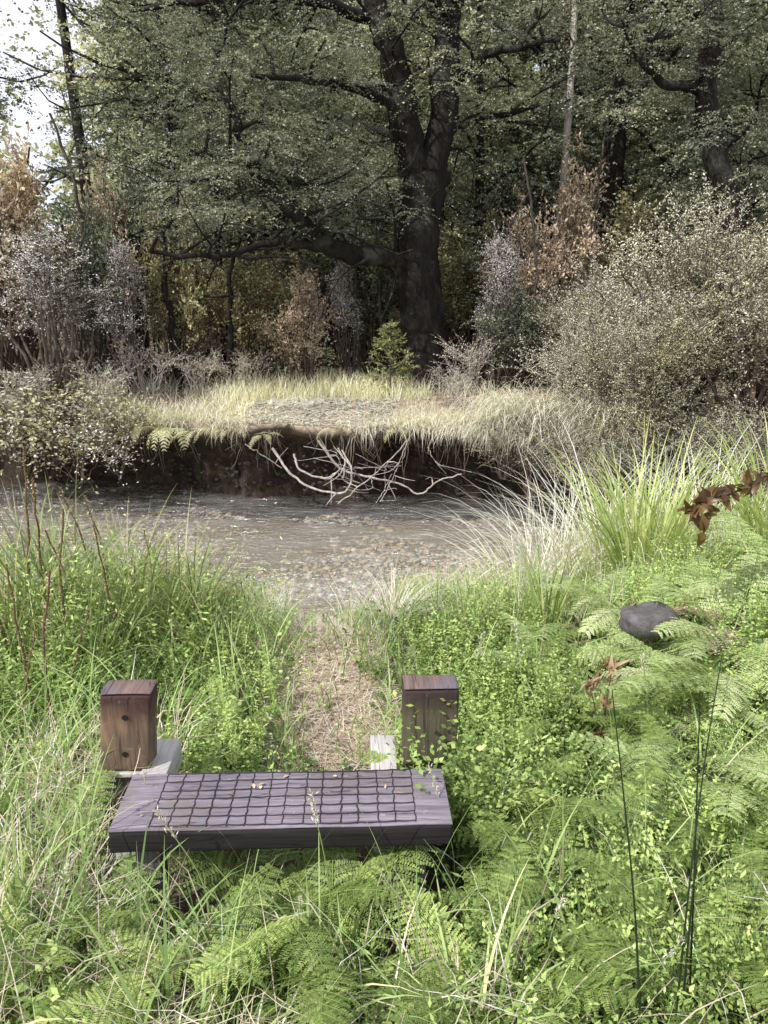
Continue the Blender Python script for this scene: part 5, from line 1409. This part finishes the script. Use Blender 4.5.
stone('pale_stone', 'pale stone on the near bank left of the path', (X_at(262, 4.1, -.1), 4.1, float(near_h(X_at(262, 4.1), 4.1)) + .03), (.10, .08, .06), M['stone'])
stone('pale_stone', 'pale grey stone among the sedges at left', (X_at(22, 3.9, -.1), 3.9, float(near_h(X_at(22, 3.9), 3.9)) + .1), (.16, .10, .16), M['stone'])
# dead log end in the bank of ferns at the right edge
px_line('rotten_log', 'rotten brown log half buried under the pale ferns at right', [(800, 700, 2.75), (765, 690, 2.7), (725, 700, 2.65), (705, 708, 2.62)], .06, M['root'], 'log')

# ------------------------------------------------------------------ light, sky, camera
AZ, EL = math.radians(-130), math.radians(50)      # azimuth from +y towards +x
sd = Vector((math.sin(AZ) * math.cos(EL), math.cos(AZ) * math.cos(EL), math.sin(EL)))
sl = bpy.data.lights.new('sun', 'SUN'); sl.energy = 5.0; sl.angle = math.radians(.5); sl.color = (1, .95, .87)
so = bpy.data.objects.new('sun', sl); COL.objects.link(so); so.location = (-8, 2, 12); so.rotation_euler = (-sd).to_track_quat('-Z', 'Y').to_euler()
wd_ = bpy.data.worlds.new("World"); sc.world = wd_; wd_.use_nodes = True
nt = wd_.node_tree; nt.nodes.clear()
sky = nt.nodes.new("ShaderNodeTexSky"); sky.sky_type = 'NISHITA'; sky.sun_disc = False; sky.sun_elevation = EL; sky.sun_rotation = AZ % (2 * PI)
sky.dust_density = 2.0; sky.air_density = 1.0
bg = nt.nodes.new("ShaderNodeBackground"); bg.inputs[1].default_value = .15
ow = nt.nodes.new("ShaderNodeOutputWorld"); tcw = nt.nodes.new("ShaderNodeTexCoord"); cn = noise(nt, 2.2, 6, .6, vec=tcw.outputs["Generated"])
cr_ = ramp(nt, [(.34, (.35, .35, .35)), (.58, (.95, .95, .95))]); nt.links.new(cn.outputs[0], cr_.inputs[0])
cloud = mixc(nt, cr_.outputs[0], sky.outputs[0], (8.0, 8.0, 8.9)); nt.links.new(cloud, bg.inputs[0]); nt.links.new(bg.outputs[0], ow.inputs[0])
cam = bpy.data.cameras.new('camera'); co = bpy.data.objects.new('camera', cam); COL.objects.link(co)
co.location = (0, 0, CAMH); co.rotation_euler = (PI / 2 - PITCH, 0, 0)
cam.sensor_fit = 'VERTICAL'; cam.sensor_height = 36; cam.lens = 36 * FPX / 1024; cam.clip_start = .05; cam.clip_end = 2000
sc.camera = co
sc.view_settings.view_transform = 'Standard'; sc.view_settings.look = 'None'; sc.view_settings.exposure = 0; sc.view_settings.gamma = 1
sc.render.engine = 'CYCLES'
cy = sc.cycles
cy.max_bounces = 6; cy.diffuse_bounces = 3; cy.glossy_bounces = 2; cy.transmission_bounces = 3; cy.transparent_max_bounces = 6
cy.use_adaptive_sampling = False
cy.use_denoising = True
try: cy.denoiser = 'OPENIMAGEDENOISE'
except Exception: pass
